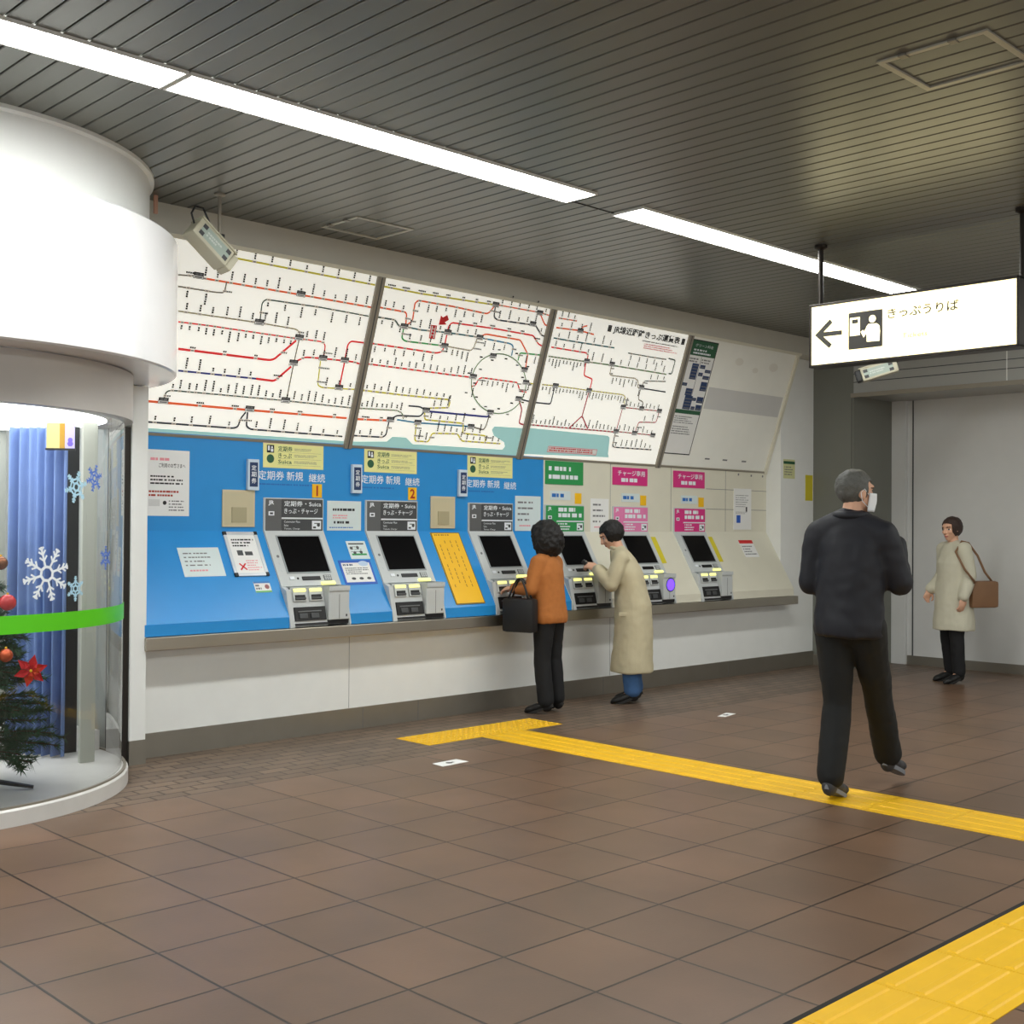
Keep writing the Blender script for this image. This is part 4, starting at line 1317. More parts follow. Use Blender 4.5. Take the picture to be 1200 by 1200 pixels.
mb.lathe(BC, [(0.0, 2.365), (1.425, 2.365), (1.437, 2.375), (1.437, 3.13), (1.427, 3.14), (0.0, 3.14)], GLW, 128, -230, 50)
mb.build('fascia_drum', booth, smooth=True, angle=30)
mb = MB()
mb.lathe(BC, [(1.275, 3.135), (1.275, ZC - 0.03), (1.30, ZC - 0.02), (1.30, ZC)], WHITE, 96, -230, 40)
mb.build('upper_drum', booth, smooth=True, angle=30)
mb = MB()
for a in (-118, -205):
    mb.lathe(BC, [(1.4375, 2.37), (1.4378, 2.37), (1.4378, 3.135), (1.4375, 3.135)], RAIL, 1, a, a + 0.12, True)
mb.build('fascia_joints', booth)
mb = MB()
mb.lathe(BC, [(1.05, 2.098), (1.05, 2.12), (0.0, 2.12), (0.0, 2.098)], mat('booth_lit_ceiling', (1, 1, 1), 0.5, emit=DISC), 64, 0, 360)
mb.lathe(BC, [(1.05, 2.098), (0.0, 2.098)], mat('booth_lit_ceiling'), 64, 0, 360)
mb.build('lit_ceiling', booth)
mb = MB()
mb.lathe(BC, [(1.10, 2.11), (1.05, 2.10)], BAND, 64, 0, 360)
mb.build('ceiling_rim', booth)
# jamb where the glass meets the post
mb = MB()
mb.bbox((3.43, 7.085, 0.0), (3.462, 7.16, 2.36), mat('dark_bronze'), 0.004)
mb.build('glass_jamb', booth)

# room behind the booth
INW = mat('booth_inner_grey', srgb(168, 172, 168), 0.5)
mb = MB()
mb.box((0.6, 8.45, 0), (3.5, 8.55, 2.4), WHITE)
mb.box((1.2, 8.42, 0.09), (3.0, 8.45, 2.05), mat('white_back_panel', srgb(240, 240, 236), 0.5))
struct(mb.build('wall_left_inner'))
mb = MB()
mb.box((3.45, 7.16, 0), (3.505, 8.5, 2.4), INW)
struct(mb.build('wall_left_return'))
mb = MB()
mb.bbox((3.122, 6.835, 0.088), (3.212, 6.865, 2.098), mat('column_putty', srgb(176, 178, 168), 0.45), 0.004)
struct(mb.build('wall_left_column'))
mb = MB()
mb.box((3.165, 7.20, 0.088), (3.265, 7.24, 2.098), mat('painted_doorway_shade', srgb(44, 46, 46), 0.6))  # dark panel, its colour stands in for shade in the doorway gap
struct(mb.build('doorway_shade_1'))
mb = MB()
mb.box((2.2, 7.9, 0.088), (3.08, 7.93, 2.098), mat('white_back_panel'))
mb.box((2.2, 7.885, 0.088), (3.08, 7.90, 0.16), GREYD)
mb.box((3.02, 7.88, 0.088), (3.08, 7.94, 2.098), mat('column_putty'))
struct(mb.build('wall_left_screen'))

# blue curtain with pleats
mb = MB()
CB = mat('blue_curtain', srgb(104, 128, 178), 0.7, var=0.15, scale=12)
n = 90
p0, p1 = Vector((2.90, 7.36, 0)), Vector((3.135, 7.06, 0))
dv = (p1 - p0)
nv = Vector((dv.y, -dv.x, 0)).normalized()
vs = []
for k in range(n + 1):
    t = k / n
    a = 0.026 * math.sin(t * 2 * math.pi * 6.5) + 0.014 * math.sin(t * 33)
    for z, e in ((0.10, 1.2), (0.5, 1.1), (1.2, 1.0), (2.08, 0.8)):
        q = p0 + dv * t + nv * a * e
        vs.append((q.x, q.y, z))
fs = [(k * 4 + j, (k + 1) * 4 + j, (k + 1) * 4 + j + 1, k * 4 + j + 1) for k in range(n) for j in range(3)]
mb.add(vs, fs, CB)
cu = mb.build('curtain', smooth=True)
sm = cu.modifiers.new('thickness', 'SOLIDIFY')
sm.thickness = 0.004
tag(cu, 'blue pleated curtain hanging inside the glass booth', 'curtain')

root = empty('hanging_banner', (3.06, 6.9, 1.98), 'small yellow and lavender banner hanging inside the top of the booth', 'banner')
BF2 = Frame((2.985, 7.03, 1.945), (0.72, -0.5, 0), (0, 0, 1))
mb = MB()
mb.box((0, 0, 0), (0.075, 0.15, 0.006), mat('straw_cloth', srgb(206, 192, 130), 0.7), BF2)
mb.box((0.075, 0, 0), (0.105, 0.15, 0.007), mat('ochre_cloth', srgb(180, 138, 50), 0.7), BF2)
mb.box((0.105, 0, 0), (0.16, 0.15, 0.007), mat('lavender_cloth', srgb(186, 176, 226), 0.7), BF2)
mb.disc(BF2, 0.135, 0.05, 0.014, 0.0075, mat('purple_print', srgb(110, 90, 190), 0.6), 12)
mb.disc(BF2, 0.135, 0.028, 0.018, 0.0077, mat('purple_print'), 6)
mb.build('cloth', root)
mb = MB()
mb.box((-0.005, -0.012, -0.002), (0.165, 0.0, 0.010), BLACK, BF2)
mb.build('bottom_rod', root)

# snowflake stickers on the glass
RG = 1.1535


def on_glass(a0, z0, r=RG):
    def f(u, v, w=0.0):
        a = R(a0) + u / r
        return Vector((BC[0] + (r + w) * math.cos(a), BC[1] + (r + w) * math.sin(a), z0 + v))
    return f


def flake(a0, z0, rad, m, label, style=0, group=None, rot=15):
    fr = on_glass(a0, z0)
    mb = MB()
    w = rad * (0.085 if style == 0 else 0.13)

    def ln(p, q, wd):
        p, q = Vector(p), Vector(q)
        k = 4
        mb.line(fr, [tuple(p.lerp(q, i / k)) for i in range(k + 1)], wd, 0.0005, m)
    for i in range(6 if style != 0 else 8):
        N = 6 if style != 0 else 8
        a = 2 * math.pi * i / N + R(rot)
        d = Vector((math.cos(a), math.sin(a)))
        pr = Vector((-d.y, d.x))
        c0 = 0.26 * rad
        ln(d * c0, d * rad, w)
        for s, l in ((0.48, 0.26), (0.70, 0.24), (0.88, 0.16)) if style != 2 else ((0.55, 0.34), (0.85, 0.25)):
            for sg in (1, -1):
                ln(d * rad * s, d * rad * (s + l * 0.62) + pr * sg * rad * l * 0.62, w * 0.8)
        a2 = 2 * math.pi * (i + 1) / N + R(rot)
        d2 = Vector((math.cos(a2), math.sin(a2)))
        ln(d * c0, d2 * c0, w * 1.2)
        if style:
            ln(d * rad * 0.55, d2 * rad * 0.55, w)
    return tag(mb.build('snowflake_sticker'), label, 'sticker', group)


WF_ = mat('sticker_white', srgb(240, 246, 250), 0.5)
LB_ = mat('sticker_ice_blue', srgb(176, 216, 236), 0.5)
BL_ = mat('sticker_mid_blue', srgb(84, 120, 206), 0.5)
G = 'snowflake stickers on the booth glass'
flake(-73.9, 1.242, 0.142, WF_, 'large white snowflake sticker on the curved booth glass', 0, G)
flake(-64.3, 1.69, 0.085, LB_, 'ice blue snowflake sticker high on the booth glass, left of the blue one', 1, G)
flake(-56.6, 1.742, 0.072, BL_, 'blue snowflake sticker high on the booth glass', 2, G)
flake(-50.1, 1.312, 0.064, BL_, 'faint blue snowflake sticker right of the large white one', 2, G, 30)
flake(-64.2, 1.158, 0.066, LB_, 'small ice blue snowflake sticker touching the lower right of the large white one', 1, G, 30)

# ------------------------------------------------------------------ christmas tree
TX, TY = 2.33, 6.52
root = empty('christmas_tree', (TX, TY, 0.09), 'dark green Christmas tree inside the booth, cut by the left edge of the photo', 'tree')
rnd = random.Random(11)
NEED = mat('fir_needles', srgb(40, 74, 44), 0.7, var=0.3, scale=20)
mf, mtr = MB(), MB()
mtr.tube([(TX, TY, 0.10), (TX, TY, 1.42)], 0.022, mat('trunk_brown', srgb(70, 52, 38), 0.8), 8)
tips = []


def twig(p, d, L, dens):
    q = Vector(p)
    steps = max(4, int(L / 0.035))
    for s in range(steps):
        dd = (d + Vector((0, 0, -0.25 * s / steps))).normalized()
        nq = q + dd * L / steps
        mtr.tube([q, nq], 0.0035, mat('trunk_brown'), 5, False)
        for k in range(dens):
            a = rnd.uniform(0, 2 * math.pi)
            t = Vector((rnd.gauss(0, 1), rnd.gauss(0, 1), rnd.gauss(0, 1))).normalized()
            t = (t - dd * t.dot(dd)).normalized()
            nd = (t * 0.85 + dd * 0.6).normalized()
            ln = rnd.uniform(0.035, 0.065)
            b = q.lerp(nq, rnd.random())
            sd = nd.cross(dd).normalized() * 0.0036
            mf.add([b + sd, b - sd, b + nd * ln], [(0, 1, 2)], NEED)
        q = nq
    return q


for z in [0.28 + 0.085 * i for i in range(14)]:
    rr = 0.50 * (1.50 - z) / 1.25 + 0.04
    nb = 9 if z < 0.9 else 7
    for k in range(nb):
        a = 2 * math.pi * (k + rnd.uniform(-0.3, 0.3)) / nb + z * 7
        d = Vector((math.cos(a), math.sin(a), rnd.uniform(-0.05, 0.35))).normalized()
        e = twig((TX, TY, z), d, rr * rnd.uniform(0.8, 1.08), 24)
        tips.append(e)
        for s in (0.45, 0.7):
            b = Vector((TX, TY, z)).lerp(e, s)
            a2 = a + rnd.choice((-0.7, 0.7))
            twig(b, Vector((math.cos(a2), math.sin(a2), 0.05)), rr * 0.40, 20)
mf.build('foliage', root)
mtr.build('trunk', root)
for k in range(3):
    a = 2 * math.pi * k / 3 - 0.52
    mb = MB()
    P = [Vector((TX, TY, 0.20)), Vector((TX + 0.16 * math.cos(a), TY + 0.16 * math.sin(a), 0.13)), Vector((TX + 0.36 * math.cos(a), TY + 0.36 * math.sin(a), 0.094))]
    sd = Vector((-math.sin(a), math.cos(a), 0)) * 0.02
    for i in range(2):
        p, q = P[i], P[i + 1]
        mb.add([p + sd, p - sd, q - sd * 0.8, q + sd * 0.8, p + sd + Vector((0, 0, 0.02)), p - sd + Vector((0, 0, 0.02)), q - sd * 0.8 + Vector((0, 0, 0.012)), q + sd * 0.8 + Vector((0, 0, 0.012))],
               [(0, 1, 2, 3), (7, 6, 5, 4), (0, 4, 5, 1), (1, 5, 6, 2), (2, 6, 7, 3), (3, 7, 4, 0)], BLACK)
    mb.build('leg', root)


def bauble(p, r, m, label):
    root = empty('bauble', p, label, 'ornament', 'baubles on the tree')
    mb = MB()
    mb.ell(p, (r, r, r), m)
    mb.build('ball', root, smooth=True)
    mb = MB()
    mb.lathe((p[0], p[1]), [(0.006, p[2] + r - 0.002), (0.006, p[2] + r + 0.008), (0.0, p[2] + r + 0.008)], YEL, 10)
    mb.build('cap', root)


bauble((2.431, 6.177, 1.094), 0.042, mat('bauble_red', srgb(200, 30, 34), 0.2), 'shiny red bauble at the left edge of the photo, above the green band')
bauble((2.399, 6.19, 1.295), 0.035, mat('bauble_bronze', srgb(130, 80, 50), 0.2, 0.6), 'small bronze bauble high on the tree')
bauble((2.426, 6.179, 0.825), 0.035, mat('bauble_copper', srgb(196, 84, 40), 0.25, 0.4), 'copper red bauble just below the green band')


def bow(p, s, label):
    c = Vector(p)
    m = mat('red_velvet', srgb(206, 22, 28), 0.6)
    root = empty('poinsettia', p, label, 'ornament', 'red flowers on the tree')
    V_ = Vector((-0.36, -0.93, 0.05)).normalized()
    A_ = Vector((0.93, -0.36, 0))
    B_ = V_.cross(A_).normalized()
    for ring, n, L in ((0, 6, s), (1, 5, s * 0.62)):
        for k in range(n):
            a = 2 * math.pi * (k + 0.5 * ring) / n + 0.3
            d = A_ * math.cos(a) + B_ * math.sin(a)
            e = V_.cross(d)
            q = [c, c + d * L * 0.5 + e * L * 0.26 + V_ * (0.012 + 0.012 * ring), c + d * L + V_ * 0.004, c + d * L * 0.5 - e * L * 0.26 + V_ * (0.012 + 0.012 * ring), c + d * L * 0.5 + V_ * (0.004 + 0.012 * ring)]
            mb = MB()
            mb.add(q, [(0, 1, 4), (1, 2, 4), (2, 3, 4), (3, 0, 4)], m)
            mb.build('petal', root)
    mb = MB()
    mb.ell(c + V_ * 0.018, (0.008, 0.008, 0.008), YEL, None, 10, 6)
    mb.build('centre', root, smooth=True)


bow((2.536, 6.135, 0.743), 0.085, 'red poinsettia flower on the lowest drooping branch of the Christmas tree')

# ================================================================== tactile paving and floor marks
TY_ = mat('tactile_yellow', srgb(236, 184, 22), 0.5, var=0.07, scale=8)


def tactile(name, x0, y0, x1, y1, along, block, dots=False, bars=4):
    mb = MB()
    g = 0.004
    nx = max(1, round((x1 - x0) / block))
    ny = max(1, round((y1 - y0) / block))
    bx, by = (x1 - x0) / nx, (y1 - y0) / ny
    for i in range(nx):
        for j in range(ny):
            a, b = x0 + i * bx + g / 2, y0 + j * by + g / 2
            c, d = a + bx - g, b + by - g
            mb.box((a, b, 0.0), (c, d, 0.003), TY_)
            if dots:
                k = 6
                for p in range(k):
                    for q in range(k):
                        cx, cy = a + (c - a) * (p + 0.5) / k, b + (d - b) * (q + 0.5) / k
                        mb.lathe((cx, cy), [(0.017, 0.003), (0.012, 0.008), (0.0, 0.008)], TY_, 8)
            else:
                for p in range(bars):
                    t = (p + 0.5) / bars
                    if along == 'y':
                        cx = a + (c - a) * t
                        lo, hi, lo2, hi2 = (cx - 0.019, b + 0.015), (cx + 0.019, d - 0.015), (cx - 0.012, b + 0.022), (cx + 0.012, d - 0.022)
                    else:
                        cy = b + (d - b) * t
                        lo, hi, lo2, hi2 = (a + 0.015, cy - 0.019), (c - 0.015, cy + 0.019), (a + 0.022, cy - 0.012), (c - 0.022, cy + 0.012)
                    vs = [(lo[0], lo[1], 0.003), (hi[0], lo[1], 0.003), (hi[0], hi[1], 0.003), (lo[0], hi[1], 0.003),
                          (lo2[0], lo2[1], 0.008), (hi2[0], lo2[1], 0.008), (hi2[0], hi2[1], 0.008), (lo2[0], hi2[1], 0.008)]
                    mb.add(vs, [(4, 5, 6, 7), (0, 1, 5, 4), (1, 2, 6, 5), (2, 3, 7, 6), (3, 0, 4, 7)], TY_)
    return struct(mb.build(name))


tactile('floor_warning_blocks', 5.325, 6.265, 6.65, 6.63, 'x', 0.36, True)
tactile('floor_guide_strip', 5.815, 2.02, 6.25, 6.262, 'y', 0.43)
tactile('floor_guide_strip_front', 2.33, 1.60, 8.0, 2.015, 'x', 0.447)
mb = MB()
mb.box((2.33, 2.016, 0.0), (5.81, 2.036, 0.0015), DARK)
mb.box((6.252, 2.3, 0.0), (6.264, 6.26, 0.0015), DARK)
struct(mb.build('floor_strip_joint'))


def fmark(pts, label):
    mb = MB()
    fr = Frame((0, 0, 0), (1, 0, 0), (0, 1, 0))
    mb.poly(fr, pts, 0.0016, PAPER, 0.0016)
    cx = sum(p[0] for p in pts) / 4
    cy = sum(p[1] for p in pts) / 4
    mb.disc(fr, cx - 0.01, cy, 0.022, 0.002, GREYD, 12)
    mb.quad(fr, cx - 0.02, cy - 0.01, cx + 0.03, cy + 0.012, 0.0019, GINK)
    tag(mb.build('floor_sticker'), label, 'sticker', 'white stickers on the floor')


fmark([(4.935, 5.772), (4.925, 5.662), (5.150, 5.672), (5.145, 5.785)], 'white sticker on the floor tiles in front of the yellow blocks')
fmark([(7.84, 5.70), (7.86, 5.64), (8.06, 5.68), (8.04, 5.76)], 'white scrap on the floor far back, right of the two women')

# ================================================================== people
SKIN = mat('skin', srgb(214, 166, 138), 0.55, var=0.05, scale=14)
LIP = mat('lips', srgb(176, 104, 96), 0.5)
EYEW = mat('eye_white', srgb(228, 224, 218), 0.35)
EYED = mat('eye_dark', srgb(34, 24, 20), 0.3)


class Pose:
    """places person-local points (x to the right, y forward, z up) in the hall"""

    def __init__(s, x, y, heading, scale):
        f = Vector((heading[0], heading[1], 0)).normalized()
        s.f, s.r, s.o, s.k = f, Vector((f.y, -f.x, 0)), Vector((x, y, 0)), scale

    def __call__(s, p):
        return s.o + (s.r * p[0] + s.f * p[1] + Vector((0, 0, p[2]))) * s.k


def cap(mb, p0, p1, r0, r1, m, n=14):
    p0, p1 = Vector(p0), Vector(p1)
    d = p1 - p0
    L = d.length
    if L < 1e-6:
        mb.ell(p0, (r0, r0, r0), m)
        return
    d.normalize()
    a = Vector((0, 0, 1)) if abs(d.z) < 0.9 else Vector((1, 0, 0))
    a = (a - d * a.dot(d)).normalized()
    b = d.cross(a)
    vs, rings = [], []
    prof = []
    for i in range(5):
        t = math.pi / 2 * (1 - i / 5)
        prof.append((-r0 * math.sin(t), r0 * math.cos(t)))
    prof.append((0, r0))
    prof.append((L, r1))
    for i in range(1, 6):
        t = math.pi / 2 * i / 5
        prof.append((L + r1 * math.sin(t), r1 * math.cos(t)))
    prof = [q for q in prof if q[1] > 1e-5]
    for u, rr in prof:
        vs += [p0 + d * u + (a * math.cos(2 * math.pi * k / n) + b * math.sin(2 * math.pi * k / n)) * rr for k in range(n)]
    N = len(prof)
    fs = [(i * n + k, i * n + (k + 1) % n, (i + 1) * n + (k + 1) % n, (i + 1) * n + k) for i in range(N - 1) for k in range(n)]
    fs += [tuple(range(n - 1, -1, -1)), tuple((N - 1) * n + k for k in range(n))]
    mb.add(vs, fs, m)


def chain(mb, pts, radii, m):
    for i in range(len(pts) - 1):
        cap(mb, pts[i], pts[i + 1], radii[i], radii[i + 1], m)


def loft(mb, secs, m, n=28):
    """closed skin through elliptical sections (centre, x-axis*rx, y-axis*ry)"""
    vs = []
    for c, ax, ay in secs:
        vs += [c + ax * math.cos(2 * math.pi * k / n) + ay * math.sin(2 * math.pi * k / n) for k in range(n)]
    N = len(secs)
    fs = [(i * n + k, i * n + (k + 1) % n, (i + 1) * n + (k + 1) % n, (i + 1) * n + k) for i in range(N - 1) for k in range(n)]
    fs += [tuple(range(n - 1, -1, -1)), tuple((N - 1) * n + k for k in range(n))]
    mb.add(vs, fs, m)


def fuse(name, mb, voxel, parent, smooth_n=4, wrinkle=0.0, wscale=9.0, paint=None, mats=None, fac=0.5):
    """joins overlapping volumes into one continuous skin"""
    me = bpy.data.meshes.new(name)
    me.from_pydata(mb.v, [], mb.f)
    me.update()
    o = bpy.data.objects.new(name, me)
    col.objects.link(o)
    md = o.modifiers.new('skin', 'REMESH')
    md.mode = 'VOXEL'
    md.voxel_size = voxel
    if smooth_n:
        ms = o.modifiers.new('soft', 'SMOOTH')
        ms.iterations = smooth_n
        ms.factor = fac
    dg = bpy.context.evaluated_depsgraph_get()
    dg.update()
    m2 = bpy.data.meshes.new_from_object(o.evaluated_get(dg))
    bpy.data.objects.remove(o)
    bpy.data.meshes.remove(me)
    if wrinkle:
        m2.update()
        nrm = [v.normal.copy() for v in m2.vertices]
        for v, n in zip(m2.vertices, nrm):
            p = v.co
            h = noise.noise(Vector((p.x * wscale, p.y * wscale, p.z * wscale * 0.55))) + 0.5 * noise.noise(p * wscale * 2.3)
            v.co = p + n * h * wrinkle
    m2.materials.clear()
    for m in (mats or mb.mats[:1]):
        m2.materials.append(m)
    for p in m2.polygons:
        p.use_smooth = True
        p.material_index = paint(p.center) if paint else 0
    xs = [v.co for v in m2.vertices]
    o3 = Vector(((min(v.x for v in xs) + max(v.x for v in xs)) / 2, (min(v.y for v in xs) + max(v.y for v in xs)) / 2, min(v.z for v in xs)))
    for v in m2.vertices:
        v.co -= o3
    m2.name = name
    o = bpy.data.objects.new(name, m2)
    col.objects.link(o)
    o.location = o3
    if parent is not None:
        o.parent = parent
        o.matrix_parent_inverse = Matrix.Translation(-Vector(parent.location))
    return o


def hand(mb, wr, d, n, k, m, curl=0.6, thumb_side=1):
    wr, d, n = Vector(wr), Vector(d).normalized(), Vector(n)
    n = (n - d * n.dot(d)).normalized()
    s = d.cross(n) * thumb_side
    mb.ell(wr + d * 0.045 * k, (0.040 * k, 0.054 * k, 0.017 * k), m, (s, d, n))
    mb.ell(wr + d * 0.005 * k, (0.028 * k, 0.03 * k, 0.02 * k), m, (s, d, n))
    for i, L in enumerate((0.070, 0.080, 0.074, 0.058)):
        b = wr + (d * (0.082 - 0.004 * abs(i - 1.2)) + s * (0.030 - 0.0195 * i)) * k
        sp = (d + s * (0.10 - 0.07 * i)).normalized()
        a1, a2, a3 = curl * 0.6, curl * 1.3, curl * 1.9
        q = b - sp * 0.02 * k
        pts = [q, b]
        for a, l in ((a1, 0.45), (a2, 0.30), (a3, 0.25)):
            pts.append(pts[-1] + (sp * math.cos(a) + n * math.sin(a)) * L * l * k)
        chain(mb, pts, [0.0095 * k, 0.0095 * k, 0.0088 * k, 0.008 * k, 0.007 * k], m)
    t0 = wr + (d * 0.018 + s * 0.022) * k
    t1 = wr + (d * 0.045 + s * 0.052 + n * 0.012) * k
    t2 = wr + (d * 0.078 + s * 0.056 + n * 0.030) * k
    t3 = wr + (d * 0.100 + s * 0.046 + n * 0.042) * k
    chain(mb, [t0, t1, t2, t3], [0.014 * k, 0.0115 * k, 0.0105 * k, 0.008 * k], m)


class Head:
    def __init__(s, c, f, u, k):
        s.c, s.f = Vector(c), Vector(f).normalized()
        u = Vector(u)
        s.u = (u - s.f * u.dot(s.f)).normalized()
        s.r = s.f.cross(s.u)
        s.k = k

    def __call__(s, x, y, z):
        return s.c + (s.r * x + s.f * y + s.u * z) * s.k

    def loc(s, p):
        d = (Vector(p) - s.c) / s.k
        return d.dot(s.r), d.dot(s.f), d.dot(s.u)

    def add(s, mb, m):
        B, k = (s.r, s.f, s.u), s.k
        E = lambda c, r: mb.ell(s(*c), tuple(q * k for q in r), m, B)
        E((0, -0.008, 0.025), (0.073, 0.092, 0.088))
        E((0, 0.022, -0.03), (0.060, 0.066, 0.070))
        E((0, 0.050, -0.083), (0.030, 0.030, 0.026))
        E((0, 0.078, 0.035), (0.045, 0.016, 0.018))
        cap(mb, s(0, 0.086, 0.018), s(0, 0.104, -0.026), 0.008 * k, 0.012 * k, m)
        for q in (-1, 1):
            E((q * 0.010, 0.093, -0.030), (0.008, 0.009, 0.007))
            E((q * 0.074, -0.005, -0.008), (0.010, 0.022, 0.033))
            E((q * 0.036, 0.062, -0.022), (0.022, 0.02, 0.018))
        E((0, 0.082, -0.055), (0.023, 0.012, 0.007))
        E((0, 0.080, -0.067), (0.020, 0.012, 0.008))

    def paint(s, p):
        x, y, z = s.loc(p)
        if y > 0.05 and abs(z) < 0.12:
            ex = abs(x) - 0.031
            e = (ex / 0.0145) ** 2 + ((z - 0.008) / 0.0075) ** 2
            if e < 1:
                return 3 if (ex / 0.0065) ** 2 + ((z - 0.008) / 0.009) ** 2 < 1 else 2
            if abs(ex - 0.001) < 0.017 and abs(z - 0.029 + 8 * ex * ex) < 0.0038:
                return 3
            if (x / 0.022) ** 2 + ((z + 0.061) / 0.009) ** 2 < 1 and y > 0.07:
                return 1
        return 0


def person_body(parent, J, H, neck, k, curlL=0.6, curlR=0.6):
    mb = MB()
    H.add(mb, SKIN)
    cap(mb, neck, H(0, -0.012, -0.05), 0.054 * k, 0.050 * k, SKIN)
    up_ = (J['chest'] - J['pelvis']).normalized()
    rx = (J['shR'] - J['shL']).normalized()
    fy = up_.cross(rx)
    B = (rx, fy, up_)
    mb.ell(J['pelvis'], (0.155 * k, 0.105 * k, 0.12 * k), SKIN, B)
    mb.ell(J['pelvis'].lerp(J['chest'], 0.45), (0.125 * k, 0.090 * k, 0.15 * k), SKIN, B)
    mb.ell(J['chest'], (0.155 * k, 0.105 * k, 0.17 * k), SKIN, B)
    chain(mb, [J['shL'], neck, J['shR']], [0.05 * k, 0.06 * k, 0.05 * k], SKIN)
    for s, c in (('L', curlL), ('R', curlR)):
        chain(mb, [J['sh' + s], J['el' + s], J['wr' + s]], [0.050 * k, 0.040 * k, 0.027 * k], SKIN)
        hand(mb, J['wr' + s], J['hd' + s], J['hn' + s], k, SKIN, c, J.get('ts' + s, 1))
        chain(mb, [J['hip' + s], J['kn' + s], J['an' + s]], [0.082 * k, 0.056 * k, 0.038 * k], SKIN)
        chain(mb, [J['an' + s], J['to' + s]], [0.036 * k, 0.026 * k], SKIN)
    return fuse('body', mb, 0.0062, parent, 2, paint=H.paint, mats=[SKIN, LIP, EYEW, EYED])


def shoes(parent, J, k, m, sole):
    for s in 'LR':
        mb = MB()
        an, to = J['an' + s], J['to' + s]
        d = (to - an)
        hd = Vector((d.x, d.y, 0)).normalized()
        dn = d.normalized()
        sd = Vector((hd.y, -hd.x, 0))
        upn = sd.cross(dn)
        if upn.z < 0: upn = -upn
        c = an.lerp(to, 0.55)
        mb.ell(c - upn * 0.005 * k, (0.044 * k, 0.135 * k, 0.036 * k), m, (sd, dn, upn))
        mb.ell(an - upn * 0.02 * k, (0.040 * k, 0.052 * k, 0.052 * k), m, (sd, dn, upn))
        mb.ell(to, (0.045 * k, 0.055 * k, 0.030 * k), m, (sd, dn, upn))
        o = fuse('shoe', mb, 0.007, parent, 3)
        mb = MB()
        lo = c - upn * 0.036 * k
        q = []
        for i in range(20):
            a = 2 * math.pi * i / 20
            w = 0.040 + 0.008 * math.sin(a)
            q.append(lo + sd * math.cos(a) * w * k + dn * math.sin(a) * 0.142 * k)
        mb.add([p + upn * 0.012 * k for p in q] + [p - upn * 0.010 * k for p in q], [tuple(range(20)), tuple(range(39, 19, -1))] + [(i, i + 20, (i + 1) % 20 + 20, (i + 1) % 20) for i in range(20)], sole)
        so = mb.build('sole', o)


def trousers(parent, J, k, m, waist, flare=1.0, name='trousers', bottom=0.92):
    mb = MB()
    up_ = (J['chest'] - J['pelvis']).normalized()
    rx = (J['hipR'] - J['hipL']).normalized()
    fy = up_.cross(rx).normalized()
    mb.ell(J['pelvis'] + up_ * 0.02 * k, (0.172 * k, 0.125 * k, 0.15 * k), m, (rx, fy, up_))
    for s in 'LR':
        e = J['kn' + s].lerp(J['an' + s], bottom)
        chain(mb, [J['hip' + s], J['hip' + s].lerp(J['kn' + s], 0.5), J['kn' + s], J['kn' + s].lerp(J['an' + s], 0.5), e],
              [0.104 * k, 0.088 * k, 0.074 * k, 0.068 * k * flare, 0.064 * k * flare], m)
    return fuse(name, mb, 0.011, parent, 4, 0.006, 9)


def sleeve(mb, J, s, k, m, r=(0.078, 0.066, 0.056), end=0.95):
    e = J['el' + s].lerp(J['wr' + s], end)
    chain(mb, [J['sh' + s], J['sh' + s].lerp(J['el' + s], 0.5), J['el' + s], J['el' + s].lerp(e, 0.5), e], [r[0] * k, (r[0] + r[1]) / 2 * k, r[1] * k, (r[1] + r[2]) / 2 * k, r[2] * k], m)


def hair_cap(parent, H, m, rx, ry, rz, off, cut, lump, lscale, voxel=0.008, extra=None, name='hair'):
    """hair mass kept off the face by the cut(x, y, z) rule"""
    mb = MB()
    B = (H.r, H.f, H.u)
    mb.ell(H(*off), (rx * H.k, ry * H.k, rz * H.k), m, B, 40, 28)
    keep = MB()
    if extra: extra(mb)
    o = fuse(name, mb, voxel, parent, 2)
    me = o.data
    me.update()
    nr = [v.normal.copy() for v in me.vertices]
    for v, n in zip(me.vertices, nr):
        w = v.co + o.location
        x, y, z = H.loc(w)
        h = noise.noise(w * lscale) + 0.5 * noise.noise(w * lscale * 2.1)
        p = v.co + n * h * lump
        depth = cut(x, y, z)
        if depth > 0:
            p = p - H.f * depth * H.k
        v.co = p
    return o


def joints(P, d):
    return {k: (P(v) if k[:2] in ('sh', 'el', 'wr', 'hi', 'kn', 'an', 'to', 'pe', 'ch') else v) for k, v in d.items()}


def dirw(P, v):
    return P.r * v[0] + P.f * v[1] + Vector((0, 0, v[2]))


def mk(P, **a):
    J = {}
    for k, v in a.items():
        J[k] = dirw(P, v) if k[:2] in ('hd', 'hn') else (v if k[:2] == 'ts' else P(v))
    return J


# ---------------------------------------------------------------- woman in the orange top
P = Pose(6.985, 6.735, (-0.28, 0.96), 0.94)
k = 0.94
J = mk(P, pelvis=(0, 0, 0.90), chest=(0, 0.03, 1.18), shL=(-0.155, 0.03, 1.285), shR=(0.155, 0.03, 1.285),
       elL=(-0.225, 0.06, 1.06), wrL=(-0.215, 0.235, 1.07), hdL=(0.05, 0.9, -0.1), hnL=(0.3, 0, -1), tsL=-1,
       elR=(0.215, 0.05, 1.05), wrR=(0.11, 0.22, 1.13), hdR=(-0.35, 0.85, 0.1), hnR=(-0.2, 0.1, -1), tsR=1,
       hipL=(-0.085, 0, 0.87), hipR=(0.085, 0, 0.87), knL=(-0.09, 0.02, 0.46), knR=(0.095, 0.01, 0.46),
       anL=(-0.095, -0.02, 0.09), anR=(0.10, -0.03, 0.09), toL=(-0.11, 0.12, 0.035), toR=(0.12, 0.11, 0.035))
